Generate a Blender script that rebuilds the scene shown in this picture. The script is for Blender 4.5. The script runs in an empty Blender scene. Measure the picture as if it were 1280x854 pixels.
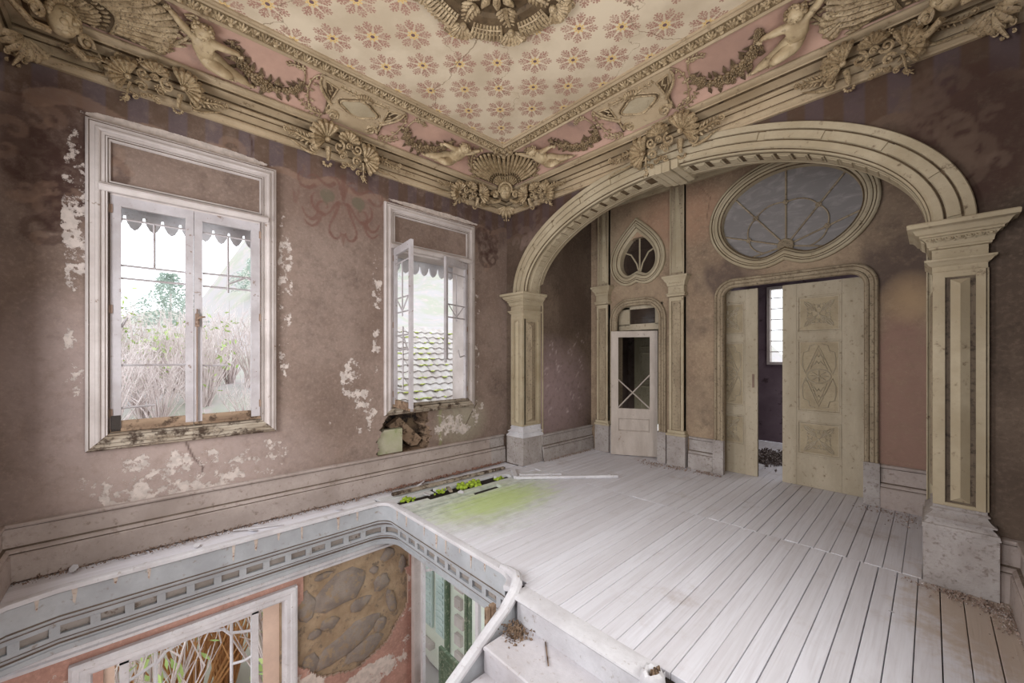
import bpy, bmesh, math, random
import numpy as np
from mathutils import Vector, Matrix, Euler
PI = math.pi
rad = math.radians
random.seed(7)
SC = bpy.context.scene
COL = SC.collection

# ------------------------------------------------------------------ camera
cam_d = bpy.data.cameras.new('camera'); cam = bpy.data.objects.new('camera', cam_d); COL.objects.link(cam)
cam.location = (0, 0, 1.6); cam.rotation_euler = (rad(90), 0, rad(46.69))
cam_d.sensor_width = 36; cam_d.lens = 494.2 / 1280 * 36; cam_d.shift_y = 18.2 / 1280; cam_d.clip_start = .02
SC.camera = cam
# ------------------------------------------------------------------ sky and added fill lamps
wd = bpy.data.worlds.new('sky'); SC.world = wd; wd.use_nodes = True
bg = wd.node_tree.nodes['Background']; bg.inputs[0].default_value = (.90, .95, 1, 1); bg.inputs[1].default_value = 2.3
def area(name, loc, rot, sx, sy, power, col=(1, .97, .94)):
    l = bpy.data.lights.new(name, 'AREA'); l.shape = 'RECTANGLE'; l.size = sx; l.size_y = sy; l.energy = power; l.color = col
    o = bpy.data.objects.new(name, l); COL.objects.link(o); o.location = loc; o.rotation_euler = rot
    return o
# added fill lamps at openings in the unseen walls behind the camera
area('fill_south_opening', (-3.2, -1.02, 1.9), (rad(90), 0, 0), 1.25, 1.9, 92, (.97, .98, 1))
area('fill_south_opening', (-.95, -1.02, 1.9), (rad(90), 0, 0), 1.25, 1.9, 70, (.97, .98, 1))
area('fill_east_opening', (.75, 1.75, 1.9), (rad(90), 0, rad(90)), 1.6, 1.9, 74, (1, .97, .92))
area('fill_back_room', (-.6, 8.0, 2.9), (0, 0, 0), 1.2, 1.2, 26)  # added area lamp under the back-room ceiling
area('fill_lower_hall', (-2.6, -.3, -1.3), (rad(90), 0, rad(25)), 1.6, 1.2, 26)  # fill lamp added inside the lower hall to brighten the well
SC.view_settings.view_transform = 'Standard'; SC.view_settings.look = 'None'
SC.view_settings.exposure = 0.0; SC.view_settings.gamma = 1
SC.cycles.max_bounces = 8; SC.cycles.diffuse_bounces = 5; SC.cycles.sample_clamp_indirect = 6

# ------------------------------------------------------------------ materials
class NT:
    def __init__(s, name):
        s.m = bpy.data.materials.new(name); s.m.use_nodes = True; s.t = s.m.node_tree; s.n = s.t.nodes; s.l = s.t.links
        s.b = s.n['Principled BSDF']; s.pos = s.n.new('ShaderNodeNewGeometry').outputs['Position']
    def put(s, node, i, v):
        if v is None: return
        if isinstance(v, bpy.types.NodeSocket): s.l.new(v, node.inputs[i])
        else:
            if isinstance(v, tuple) and len(v) == 3 and node.inputs[i].type == 'RGBA': v = (*v, 1)
            node.inputs[i].default_value = v
    def math(s, op, a, b=None, c=None):
        n = s.n.new('ShaderNodeMath'); n.operation = op; s.put(n, 0, a); s.put(n, 1, b); s.put(n, 2, c); return n.outputs[0]
    def vec(s, op, a, b=None):
        n = s.n.new('ShaderNodeVectorMath'); n.operation = op; s.put(n, 0, a); s.put(n, 1, b)
        return n.outputs['Value'] if op in ('LENGTH', 'DISTANCE') else n.outputs[0]
    def noise(s, scale, detail=4, rough=.55, v=None, dist=0):
        n = s.n.new('ShaderNodeTexNoise'); s.put(n, 'Vector', v or s.pos); n.inputs['Scale'].default_value = scale
        n.inputs['Detail'].default_value = detail; n.inputs['Roughness'].default_value = rough; n.inputs['Distortion'].default_value = dist
        return n.outputs[0]
    def ramp(s, f, a, b, inv=False):
        n = s.n.new('ShaderNodeMapRange'); s.put(n, 0, f); n.inputs[1].default_value = a; n.inputs[2].default_value = b
        n.inputs[3].default_value = 1 if inv else 0; n.inputs[4].default_value = 0 if inv else 1; n.interpolation_type = 'SMOOTHSTEP'
        return n.outputs[0]
    def mix(s, f, a, b, mode='MIX'):
        n = s.n.new('ShaderNodeMix'); n.data_type = 'RGBA'; n.blend_type = mode
        s.put(n, 0, f); s.put(n, 6, a); s.put(n, 7, b); return n.outputs[2]
    def scale(s, v):
        return s.vec('MULTIPLY', s.pos, v)
    def sep(s, v=None):
        n = s.n.new('ShaderNodeSeparateXYZ'); s.put(n, 0, v or s.pos); return n.outputs
    def out(s, col, rough=.8, bump=None, bd=.01, bs=.5, spec=.3):
        s.put(s.b, 'Base Color', col); s.put(s.b, 'Roughness', rough); s.b.inputs['Specular IOR Level'].default_value = spec
        if bump is not None:
            n = s.n.new('ShaderNodeBump'); n.inputs['Strength'].default_value = bs; n.inputs['Distance'].default_value = bd
            s.put(n, 'Height', bump); s.l.new(n.outputs[0], s.b.inputs['Normal'])
        return s.m

def paint(name, c, c2, stain=None, sc=2.5, ssc=5, th=(.56, .68), rough=.75, bsc=30, bd=.006, grain=None, spec=.25):
    """old paint or plaster: two tones in large clouds, ragged stains, fine relief; grain=(x,y,z) stretches it"""
    t = NT(name)
    v = t.scale(grain) if grain else None
    col = t.mix(t.ramp(t.noise(sc, 5, v=v), .3, .7), c, c2)
    fine = t.noise(bsc, 5, .65, v=v)
    col = t.mix(t.math('MULTIPLY', t.ramp(fine, .35, .7), .25), col, tuple(x * .72 for x in c), 'MIX')
    if stain:
        col = t.mix(t.ramp(t.noise(ssc, 9, .68), *th), col, stain)
    return t.out(col, rough, t.math('ADD', fine, t.noise(ssc, 6)), bd, .5, spec)

def srgb(r, g, b):
    f = lambda v: (v / 255 / 12.92) if v / 255 <= .04045 else ((v / 255 + .055) / 1.055) ** 2.4
    return (f(r), f(g), f(b))
CREAM = paint('cream_plaster', srgb(182, 168, 143), srgb(160, 145, 119), srgb(112, 95, 76), 2.2, 16, (.58, .72))
CORN = paint('cornice_plaster', srgb(180, 160, 132), srgb(158, 138, 110), srgb(104, 84, 62), 2.2, 11, (.56, .74), bsc=26)
ORN = paint('gilded_plaster', srgb(190, 168, 134), srgb(140, 118, 88), srgb(84, 68, 48), 14, 75, (.48, .66), rough=.55, bsc=45, spec=.4)
FRG = paint('frieze_ground_glaze', srgb(140, 120, 92), srgb(116, 98, 72), srgb(76, 60, 44), 9, 30, (.52, .66), rough=.7)
ORND = paint('dark_brown_plaster', srgb(104, 86, 64), srgb(76, 60, 42), srgb(50, 38, 28), 9, 20, (.5, .7), rough=.7)
ORNM = paint('bronzed_plaster', srgb(150, 128, 98), srgb(116, 96, 70), srgb(66, 52, 38), 12, 30, (.50, .66), rough=.5, bsc=50, spec=.4)
PUTTO = paint('ivory_plaster', srgb(194, 174, 140), srgb(160, 138, 106), srgb(104, 84, 60), 8, 20, (.54, .70), rough=.5, spec=.4)
PINK = paint('pink_cove_plaster', srgb(192, 156, 138), srgb(170, 137, 122), srgb(124, 104, 98), 2.5, 3, (.55, .8), bsc=14, bd=.003)
STONEP = paint('grey_stained_plaster', srgb(176, 168, 164), srgb(156, 147, 142), srgb(124, 112, 104), 5, 30, (.50, .72), bsc=60)
BASEB = paint('baseboard_plaster', srgb(178, 164, 157), srgb(152, 138, 130), srgb(124, 108, 98), 2.5, 18, (.54, .74), bsc=40)
WTRIM = paint('white_window_paint', srgb(196, 186, 182), srgb(172, 161, 156), srgb(128, 108, 92), 3, 16, (.63, .70), bsc=20)
SILL = paint('rotten_sill_wood', srgb(176, 164, 148), srgb(132, 116, 98), srgb(70, 56, 46), 4, 11, (.46, .60), grain=(6, 1, 6))
SASH = paint('grey_sash_paint', srgb(184, 178, 180), srgb(164, 156, 156), srgb(116, 92, 74), 4, 14, (.60, .70), bsc=26)
ROTW = paint('bare_rotten_wood', srgb(156, 132, 110), srgb(118, 96, 78), srgb(74, 58, 46), 4, 12, (.48, .62), grain=(2, .6, 3))
DSH = paint('dark_sunk_ground', srgb(112, 98, 82), srgb(84, 72, 60), srgb(58, 48, 40), 6, 30, (.48, .66), grain=(1.6, 1.6, .35))  # darker tone for the sunk ground of the shaft
DOORP = paint('door_cream_paint', srgb(186, 173, 152), srgb(166, 153, 131), srgb(118, 102, 80), 2.5, 20, (.56, .72), grain=(1.6, 1.6, .5))
DOORW = paint('washed_pink_door_paint', srgb(196, 184, 174), srgb(178, 165, 155), srgb(146, 130, 118), 3, 10, (.6, .72), grain=(3, 3, .8))
FRAMEP = paint('peeling_frame_paint', srgb(166, 150, 126), srgb(138, 122, 101), srgb(96, 83, 68), 5, 34, (.50, .70), grain=(1.6, 1.6, .35))
PANELG = paint('sunk_panel_paint', srgb(172, 157, 131), srgb(156, 141, 116), srgb(104, 90, 70), 6, 30, (.58, .76))
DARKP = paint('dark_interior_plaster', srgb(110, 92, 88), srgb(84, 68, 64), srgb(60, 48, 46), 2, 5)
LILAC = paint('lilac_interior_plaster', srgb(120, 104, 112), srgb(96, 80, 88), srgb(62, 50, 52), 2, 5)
BLUEG = paint('blue_grey_fascia_paint', srgb(178, 181, 185), srgb(156, 158, 162), srgb(138, 126, 114), 3, 16, (.58, .72), bsc=26)
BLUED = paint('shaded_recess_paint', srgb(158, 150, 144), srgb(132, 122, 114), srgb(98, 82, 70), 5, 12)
WHITEP = paint('chalky_white_paint', srgb(216, 214, 217), srgb(196, 192, 195), srgb(146, 130, 116), 4, 22, (.58, .74), bsc=40)
GRV = paint('dark_groove_paint', srgb(112, 98, 86), srgb(90, 76, 66), srgb(140, 128, 116), 8, 30, (.6, .7))  # dark tone for thin strips laid in moulding grooves
RUST = paint('rusty_drip', srgb(200, 188, 178), srgb(182, 164, 150), srgb(128, 98, 82), 20, 40, (.54, .62))
SALMON = paint('salmon_lower_plaster', srgb(196, 150, 134), srgb(180, 132, 116), srgb(206, 188, 176), 3, 9, (.60, .66), bsc=20)
SALMD = paint('salmon_render_edge', srgb(186, 160, 144), srgb(166, 140, 124), srgb(140, 110, 92), 6, 14)
CLAY = paint('yellow_clay_mortar', srgb(172, 150, 124), srgb(146, 124, 100), srgb(120, 106, 92), 6, 10, (.52, .66), bsc=24, bd=.03)
ROCK = paint('grey_field_stone', srgb(150, 138, 128), srgb(124, 112, 104), srgb(150, 130, 106), 6, 14, (.5, .62), bsc=60, bd=.02)
TREAD = paint('worn_tread', srgb(204, 200, 204), srgb(184, 176, 176), srgb(146, 126, 112), 2, 20, (.58, .76))
VOID = paint('dark_void', srgb(52, 42, 36), srgb(34, 28, 24))
RUBB = paint('plaster_rubble', srgb(170, 150, 138), srgb(120, 98, 86), srgb(206, 198, 196), 40, 60, (.55, .6))
MOSS = paint('bright_moss', srgb(176, 196, 70), srgb(132, 160, 44), srgb(96, 112, 50), 20, 40, bsc=200, bd=.02)
ROOFT = paint('mossy_roof_tile', srgb(206, 200, 196), srgb(184, 172, 166), srgb(176, 186, 120), 4, 9, (.60, .72))
ROOFM = paint('roof_moss', srgb(206, 214, 120), srgb(182, 196, 96))
GREENP = paint('green_shutter_paint', srgb(104, 120, 98), srgb(80, 96, 78), srgb(150, 156, 136), 4, 22, (.5, .66))
AQUA = paint('pale_aqua_shutter_paint', srgb(200, 214, 210), srgb(180, 196, 192))
WHITEW = paint('white_house_wall', srgb(228, 232, 222), srgb(206, 212, 196), srgb(168, 186, 130), 1.2, 3, (.6, .8))
LEAF = paint('light_leaf', srgb(196, 214, 140), srgb(160, 190, 112))
LEAFD = paint('dull_leaf', srgb(196, 206, 196), srgb(176, 190, 180))
TWIG = paint('pale_twigs', srgb(228, 216, 213), srgb(200, 186, 182))
TWIGO = paint('dry_ochre_stems', srgb(204, 158, 106), srgb(176, 128, 84))
IRON = paint('dark_iron', srgb(66, 56, 50), srgb(46, 40, 36), rough=.5)
BRASS = paint('tarnished_brass', srgb(148, 124, 108), srgb(112, 90, 76), rough=.5)

def hill_mat():
    t = NT('misty_hillside')
    c = t.mix(t.ramp(t.noise(.35, 6), .4, .6), srgb(176, 170, 170), srgb(168, 168, 154))
    c = t.mix(t.ramp(t.noise(1.6, 6), .5, .7), c, srgb(186, 172, 170))
    return t.out(c, .95)
HILL = hill_mat()

def wall_mat(name, c, c2, dark, peel, bump=.01):
    """distempered plaster; 'paint' carries the stencilled mural, 'peel' where the render has lost its colour"""
    t = NT(name)
    col = t.mix(t.ramp(t.noise(1.1, 6), .35, .65), c, c2)
    col = t.mix(t.math('MULTIPLY', t.ramp(t.noise(2.6, 9, .7), .5, .75), .75), col, dark)
    fine = t.noise(34, 6, .7)
    col = t.mix(t.math('MULTIPLY', t.ramp(fine, .45, .72), .32), col, tuple(min(1, x * 1.6) for x in c))
    col = t.mix(t.math('MULTIPLY', t.ramp(t.noise(13, 8, .75), .48, .68), .42), col, tuple(x * .62 for x in c2))
    col = t.mix(t.math('MULTIPLY', t.ramp(t.noise(70, 3, .6), .60, .72), .35), col, tuple(x * .6 for x in c2))
    streak = t.noise(3, 5, v=t.scale((2.2, 2.2, .35)))
    col = t.mix(t.math('MULTIPLY', t.ramp(streak, .5, .75), .35), col, tuple(x * 1.3 for x in c2))
    a = t.n.new('ShaderNodeAttribute'); a.attribute_name = 'paint'
    wear = t.ramp(t.noise(11, 8, .7), .25, .55)
    k = t.math('MULTIPLY', a.outputs['Alpha'], t.math('ADD', t.math('MULTIPLY', wear, .55), .45))
    col = t.mix(k, col, a.outputs['Color'])
    p = t.n.new('ShaderNodeAttribute'); p.attribute_name = 'peel'
    f = t.math('ADD', t.noise(7, 12, .72), t.math('MULTIPLY', p.outputs['Fac'], .5))
    m = t.ramp(f, .80, .84)
    col = t.mix(m, col, t.mix(t.ramp(t.noise(16, 4), .4, .6), peel, tuple(x * .8 for x in peel)))
    h = t.math('ADD', t.math('MULTIPLY', t.noise(18, 7), .6), t.math('MULTIPLY', m, -.35))
    return t.out(col, .88, h, bump, .55, .2)
WALLW = wall_mat('mauve_distemper', srgb(139, 121, 111), srgb(119, 101, 91), srgb(92, 78, 71), srgb(200, 187, 179))
WALLN = wall_mat('brown_distemper', srgb(112, 96, 83), srgb(86, 72, 62), srgb(60, 50, 43), srgb(170, 156, 146))
WALLD = wall_mat('ochre_distemper', srgb(160, 140, 117), srgb(136, 115, 97), srgb(84, 72, 63), srgb(180, 168, 156))
WALLS = wall_mat('salmon_distemper', srgb(188, 148, 134), srgb(168, 130, 117), srgb(150, 118, 104), srgb(212, 198, 188))

def floor_mat():
    t = NT('whitewashed_floorboards')
    oi = t.n.new('ShaderNodeObjectInfo').outputs['Random']
    g = t.noise(1, 6, .6, v=t.vec('ADD', t.scale((26, 1.3, 8)), t.vec('MULTIPLY', oi, (13., 37., 5.))), dist=1.2)
    c = t.mix(t.ramp(g, .3, .8), srgb(228, 227, 234), srgb(212, 209, 215))
    c = t.mix(t.math('MULTIPLY', oi, .35), c, srgb(196, 190, 192))
    g2 = t.noise(1, 4, .5, v=t.scale((90, 2.5, 8)))
    c = t.mix(t.math('MULTIPLY', t.ramp(g2, .5, .75), .16), c, srgb(170, 158, 156))
    c = t.mix(t.math('MULTIPLY', t.ramp(t.noise(1.4, 8, .7), .54, .74), .6), c, srgb(172, 156, 148))
    # damp green algae around the leaking window
    d = t.vec('DISTANCE', t.scale((1, .72, 1)), (-3.55, 2.0, 0))
    gm = t.ramp(t.math('ADD', t.math('ADD', d, t.math('MULTIPLY', oi, .25)), t.math('MULTIPLY', t.noise(1, 8, .75, v=t.scale((16, 2.2, 1))), 1.2)), .95, 1.75, True)
    hot = t.ramp(t.math('ADD', t.vec('DISTANCE', t.scale((1, .5, 1)), (-3.3, 1.45, 0)), t.math('MULTIPLY', t.noise(1, 6, .7, v=t.scale((14, 3, 1))), .7)), .45, .85, True)
    c = t.mix(t.math('MULTIPLY', gm, .75), c, t.mix(t.ramp(t.noise(9, 6), .4, .65), srgb(196, 204, 182), srgb(160, 168, 142)))
    c = t.mix(t.math('MULTIPLY', hot, .8), c, srgb(190, 208, 132))
    dd = t.vec('DISTANCE', t.scale((1, .5, 1)), (.32, 1.9, 0))
    dust = t.ramp(t.math('ADD', dd, t.math('MULTIPLY', t.noise(7, 9, .75), .8)), .62, .95, True)
    c = t.mix(t.math('MULTIPLY', dust, .8), c, srgb(186, 166, 146))
    return t.out(c, .62, t.math('ADD', g2, g), .004, .5, .35)
FLOORM = floor_mat()

def ceiling_mat():
    """stencilled paper: a lattice of eight-armed florets, yellow petals round a plum centre"""
    t = NT('stencilled_ceiling'); P = t.sep()
    u = t.math('DIVIDE', t.math('ADD', P[0], 3.466), .2482); v = t.math('DIVIDE', t.math('SUBTRACT', P[1], 1.187), .2385)
    a = t.math('MULTIPLY', t.math('ADD', u, v), .5); b = t.math('MULTIPLY', t.math('SUBTRACT', u, v), .5)
    fa = t.math('SUBTRACT', a, t.math('ROUND', a)); fb = t.math('SUBTRACT', b, t.math('ROUND', b))
    x = t.math('MULTIPLY', t.math('ADD', fa, fb), .2482); y = t.math('MULTIPLY', t.math('SUBTRACT', fa, fb), .2385)
    r = t.math('SQRT', t.math('ADD', t.math('MULTIPLY', x, x), t.math('MULTIPLY', y, y)))
    th = t.math('ARCTAN2', y, x)
    seg = t.math('DIVIDE', th, PI / 4); dl = t.math('MULTIPLY', t.math('SUBTRACT', seg, t.math('ROUND', seg)), PI / 4)
    px = t.math('MULTIPLY', r, t.math('COSINE', dl)); py = t.math('ABSOLUTE', t.math('MULTIPLY', r, t.math('SINE', dl)))
    # arm: stem, buds at three stations and side twigs
    stem = t.math('MULTIPLY', t.math('LESS_THAN', py, .0045), t.math('MULTIPLY', t.math('GREATER_THAN', px, .05), t.math('LESS_THAN', px, .135)))
    def dot(cx, cy, rr):
        dx = t.math('SUBTRACT', px, cx); dy = t.math('SUBTRACT', py, cy)
        return t.math('LESS_THAN', t.math('ADD', t.math('MULTIPLY', dx, dx), t.math('MULTIPLY', dy, dy)), rr * rr)
    arms = stem
    for d in ((.070, .011, .0095), (.090, .019, .0105), (.112, .011, .009), (.132, .0, .011), (.126, .026, .009), (.056, 0, .011), (.104, .030, .008), (.146, .010, .007)):
        arms = t.math('MAXIMUM', arms, dot(*d))
    pet = t.math('LESS_THAN', r, t.math('ADD', .040, t.math('MULTIPLY', .010, t.math('COSINE', t.math('MULTIPLY', th, 8)))))
    ctr = t.math('LESS_THAN', r, .017)
    spot = t.math('MULTIPLY', t.math('LESS_THAN', t.math('ABSOLUTE', t.math('SUBTRACT', r, .030)), .004), t.math('GREATER_THAN', t.math('COSINE', t.math('MULTIPLY', th, 8)), .3))
    c = t.mix(t.ramp(t.noise(2.2, 6), .35, .7), srgb(210, 194, 170), srgb(188, 171, 147))
    c = t.mix(t.math('MULTIPLY', t.ramp(t.noise(1.3, 9, .7), .55, .75), .5), c, srgb(176, 154, 126))
    fade = t.math('ADD', .45, t.math('MULTIPLY', t.ramp(t.noise(14, 6, .7), .3, .6), .5))
    c = t.mix(t.math('MULTIPLY', arms, fade), c, srgb(158, 118, 104))
    c = t.mix(t.math('MULTIPLY', pet, .85), c, srgb(216, 184, 118))
    c = t.mix(t.math('MULTIPLY', spot, .5), c, srgb(158, 118, 104))
    c = t.mix(ctr, c, srgb(112, 88, 92))
    cr = t.n.new('ShaderNodeTexVoronoi'); cr.feature = 'DISTANCE_TO_EDGE'; cr.inputs['Scale'].default_value = .8
    t.put(cr, 'Vector', t.vec('ADD', t.pos, t.vec('MULTIPLY', t.noise(3, 5), (.5, .5, .5))))
    c = t.mix(t.math('MULTIPLY', t.math('LESS_THAN', cr.outputs[0], .003), .6), c, srgb(110, 86, 66))
    return t.out(c, .9, t.noise(20, 5), .004, .4, .15)
CEILM = ceiling_mat()

def glass_mat(name, c, alpha, rough=.15):
    t = NT(name)
    cl = t.ramp(t.noise(5, 7, .6, v=t.scale((1, 1, 2.5)), dist=.8), .45, .75)
    m = t.out(t.mix(cl, c, tuple(min(1, x * 1.5) for x in c)), rough, t.noise(6, 3), .01, .3, .5)
    t.b.inputs['Alpha'].default_value = alpha
    return m
GLASSD = glass_mat('dusty_lilac_glass', srgb(122, 116, 114), 1.0, .5)
GLASSK = glass_mat('dark_dusty_glass', srgb(58, 48, 42), .9)
GLASSC = glass_mat('milky_window_glass', srgb(210, 218, 226), .45, .1)

# ------------------------------------------------------------------ mesh building
def tag(o, label=None, cat=None, group=None, kind=None):
    if label: o['label'] = label
    if cat: o['category'] = cat
    if group: o['group'] = group
    if kind: o['kind'] = kind
    return o
def empty(name, loc=(0, 0, 0), parent=None):
    o = bpy.data.objects.new(name, None); COL.objects.link(o); o.location = loc; o.empty_display_size = .1
    if parent: o.parent = parent
    return o
class MB:
    def __init__(s): s.v = []; s.f = []
    def add(s, vs, fs):
        k = len(s.v); s.v += [tuple(p) for p in vs]; s.f += [tuple(i + k for i in f) for f in fs]; return s
    def box(s, a, b, M=None):
        (x0, y0, z0), (x1, y1, z1) = a, b
        v = [(x0, y0, z0), (x1, y0, z0), (x1, y1, z0), (x0, y1, z0), (x0, y0, z1), (x1, y0, z1), (x1, y1, z1), (x0, y1, z1)]
        if M is not None: v = [M @ Vector(p) for p in v]
        return s.add(v, [(0, 3, 2, 1), (4, 5, 6, 7), (0, 1, 5, 4), (1, 2, 6, 5), (2, 3, 7, 6), (3, 0, 4, 7)])
    def cbox(s, a, b, c=.006, M=None):
        """box with its edges chamfered on all sides"""
        (x0, y0, z0), (x1, y1, z1) = a, b; v = []
        for z, i in ((z0, c), (z0 + c, 0), (z1 - c, 0), (z1, c)):
            v += [(x0 + i, y0 + i, z), (x1 - i, y0 + i, z), (x1 - i, y1 - i, z), (x0 + i, y1 - i, z)]
        if M is not None: v = [M @ Vector(p) for p in v]
        f = [(3, 2, 1, 0), (12, 13, 14, 15)]
        for r in range(3):
            for k in range(4): f.append((r * 4 + k, r * 4 + (k + 1) % 4, r * 4 + 4 + (k + 1) % 4, r * 4 + 4 + k))
        return s.add(v, f)
    def tube(s, pts, r, n=6, cap=True, flat=1.0, up=None):
        pts = [Vector(p) for p in pts]; m = len(pts)
        if not hasattr(r, '__len__'): r = [r] * m
        vs = []; prev = None
        for i, p in enumerate(pts):
            d = (pts[min(i + 1, m - 1)] - pts[max(i - 1, 0)])
            if d.length < 1e-9: d = Vector((0, 0, 1))
            d.normalize()
            a = Vector(up) if up else (prev if prev else (Vector((0, 0, 1)) if abs(d.z) < .9 else Vector((1, 0, 0))))
            a = (a - d * a.dot(d))
            if a.length < 1e-6: a = d.orthogonal()
            a.normalize(); prev = a; b = d.cross(a)
            for k in range(n):
                t = 2 * PI * k / n; vs.append(p + a * math.cos(t) * r[i] * flat + b * math.sin(t) * r[i])
        fs = [(i * n + k, i * n + (k + 1) % n, (i + 1) * n + (k + 1) % n, (i + 1) * n + k) for i in range(m - 1) for k in range(n)]
        if cap: fs += [tuple(range(n - 1, -1, -1)), tuple(range((m - 1) * n, m * n))]
        return s.add(vs, fs)
    def ell(s, c, r, rot=0, n=8, m=5, M=None):
        """ellipsoid, rot turns it about the third axis"""
        c = Vector(c); cr, sr = math.cos(rot), math.sin(rot); vs = []
        def P(x, y, z):
            q = Vector((x * cr - y * sr, x * sr + y * cr, z))
            return c + (M @ q if M else q)
        vs.append(P(0, 0, -r[2]))
        for j in range(1, m):
            a = -PI / 2 + PI * j / m
            for k in range(n):
                t = 2 * PI * k / n; vs.append(P(r[0] * math.cos(a) * math.cos(t), r[1] * math.cos(a) * math.sin(t), r[2] * math.sin(a)))
        vs.append(P(0, 0, r[2])); fs = []
        for k in range(n): fs.append((0, 1 + (k + 1) % n, 1 + k))
        for j in range(m - 2):
            for k in range(n): fs.append((1 + j * n + k, 1 + j * n + (k + 1) % n, 1 + (j + 1) * n + (k + 1) % n, 1 + (j + 1) * n + k))
        L = 1 + (m - 1) * n
        for k in range(n): fs.append((L, L - n + k, L - n + (k + 1) % n))
        return s.add(vs, fs)
    def sweep(s, path, prof, closed=False, mp=None, cap=False):
        """profile [(offset left of the path, height)] along a planar path [(s,v)], mitred; mp maps (s,v,h) to space"""
        P = [Vector((a, b)) for a, b in path]; m = len(P); N = []
        for i in range(m):
            d0 = (P[i] - P[i - 1]) if (i or closed) else None; d1 = (P[(i + 1) % m] - P[i]) if (i < m - 1 or closed) else None
            n0 = Vector((-d0.y, d0.x)).normalized() if d0 and d0.length else None; n1 = Vector((-d1.y, d1.x)).normalized() if d1 and d1.length else None
            if n0 is None: N.append(n1); continue
            if n1 is None: N.append(n0); continue
            b = (n0 + n1)
            if b.length < 1e-5: N.append(n0); continue
            b.normalize(); N.append(b / max(.35, b.dot(n0)))
        mp = mp or (lambda a, b, h: (a, b, h)); k = len(prof)
        vs = [mp(P[i].x + N[i].x * a, P[i].y + N[i].y * a, h) for i in range(m) for a, h in prof]
        fs = []
        for i in range(m if closed else m - 1):
            j = (i + 1) % m
            for q in range(k - 1): fs.append((i * k + q, i * k + q + 1, j * k + q + 1, j * k + q))
        if cap and not closed: fs += [tuple(range(k)), tuple((m - 1) * k + q for q in range(k - 1, -1, -1))]
        return s.add(vs, fs)
    def poly(s, pts, h0, h1, mp=None, bev=0):
        """flat outline extruded from h0 to h1"""
        mp = mp or (lambda a, b, h: (a, b, h)); n = len(pts)
        c = (sum(p[0] for p in pts) / n, sum(p[1] for p in pts) / n)
        top = [(p[0] + (c[0] - p[0]) * bev, p[1] + (c[1] - p[1]) * bev) for p in pts]
        vs = [mp(a, b, h0) for a, b in pts] + [mp(a, b, h1) for a, b in top]
        fs = [tuple(range(n - 1, -1, -1)), tuple(range(n, 2 * n))] + [(i, (i + 1) % n, n + (i + 1) % n, n + i) for i in range(n)]
        return s.add(vs, fs)
    def map(s, fn): s.v = [tuple(fn(*p)) for p in s.v]; return s
    def mesh(s, name, mat, smooth=32):
        me = bpy.data.meshes.new(name); me.from_pydata(s.v, [], s.f)
        bm = bmesh.new(); bm.from_mesh(me); bmesh.ops.recalc_face_normals(bm, faces=bm.faces); bm.to_mesh(me); bm.free()
        if mat: me.materials.append(mat)
        if smooth:
            me.polygons.foreach_set('use_smooth', [True] * len(me.polygons)); me.set_sharp_from_angle(angle=rad(smooth))
        return me
    def build(s, name, mat, parent=None, smooth=32, loc=None):
        o = bpy.data.objects.new(name, s.mesh(name, mat, smooth)); COL.objects.link(o)
        if parent: o.parent = parent
        if loc: o.location = loc
        return o
def inst(name, me, parent=None, M=None, label=None):
    o = bpy.data.objects.new(name, me); COL.objects.link(o)
    if parent: o.parent = parent
    if M is not None: o.matrix_world = M
    if label: o['label'] = label
    return o
def struct(o): o['kind'] = 'structure'; return o

XW, XE, YN, YS, YD, CX, CY = -4.51, .41, 4.14, -.72, 5.75, -2.05, 1.70
Wm = lambda s, v, h: (XW + h, s, v)
Nm = lambda s, v, h: (s, YN - h, v)
Dm = lambda s, v, h: (s, YD - h, v)
Em = lambda s, v, h: (XE - h, s, v)
Sm = lambda s, v, h: (s, YS + h, v)

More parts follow.
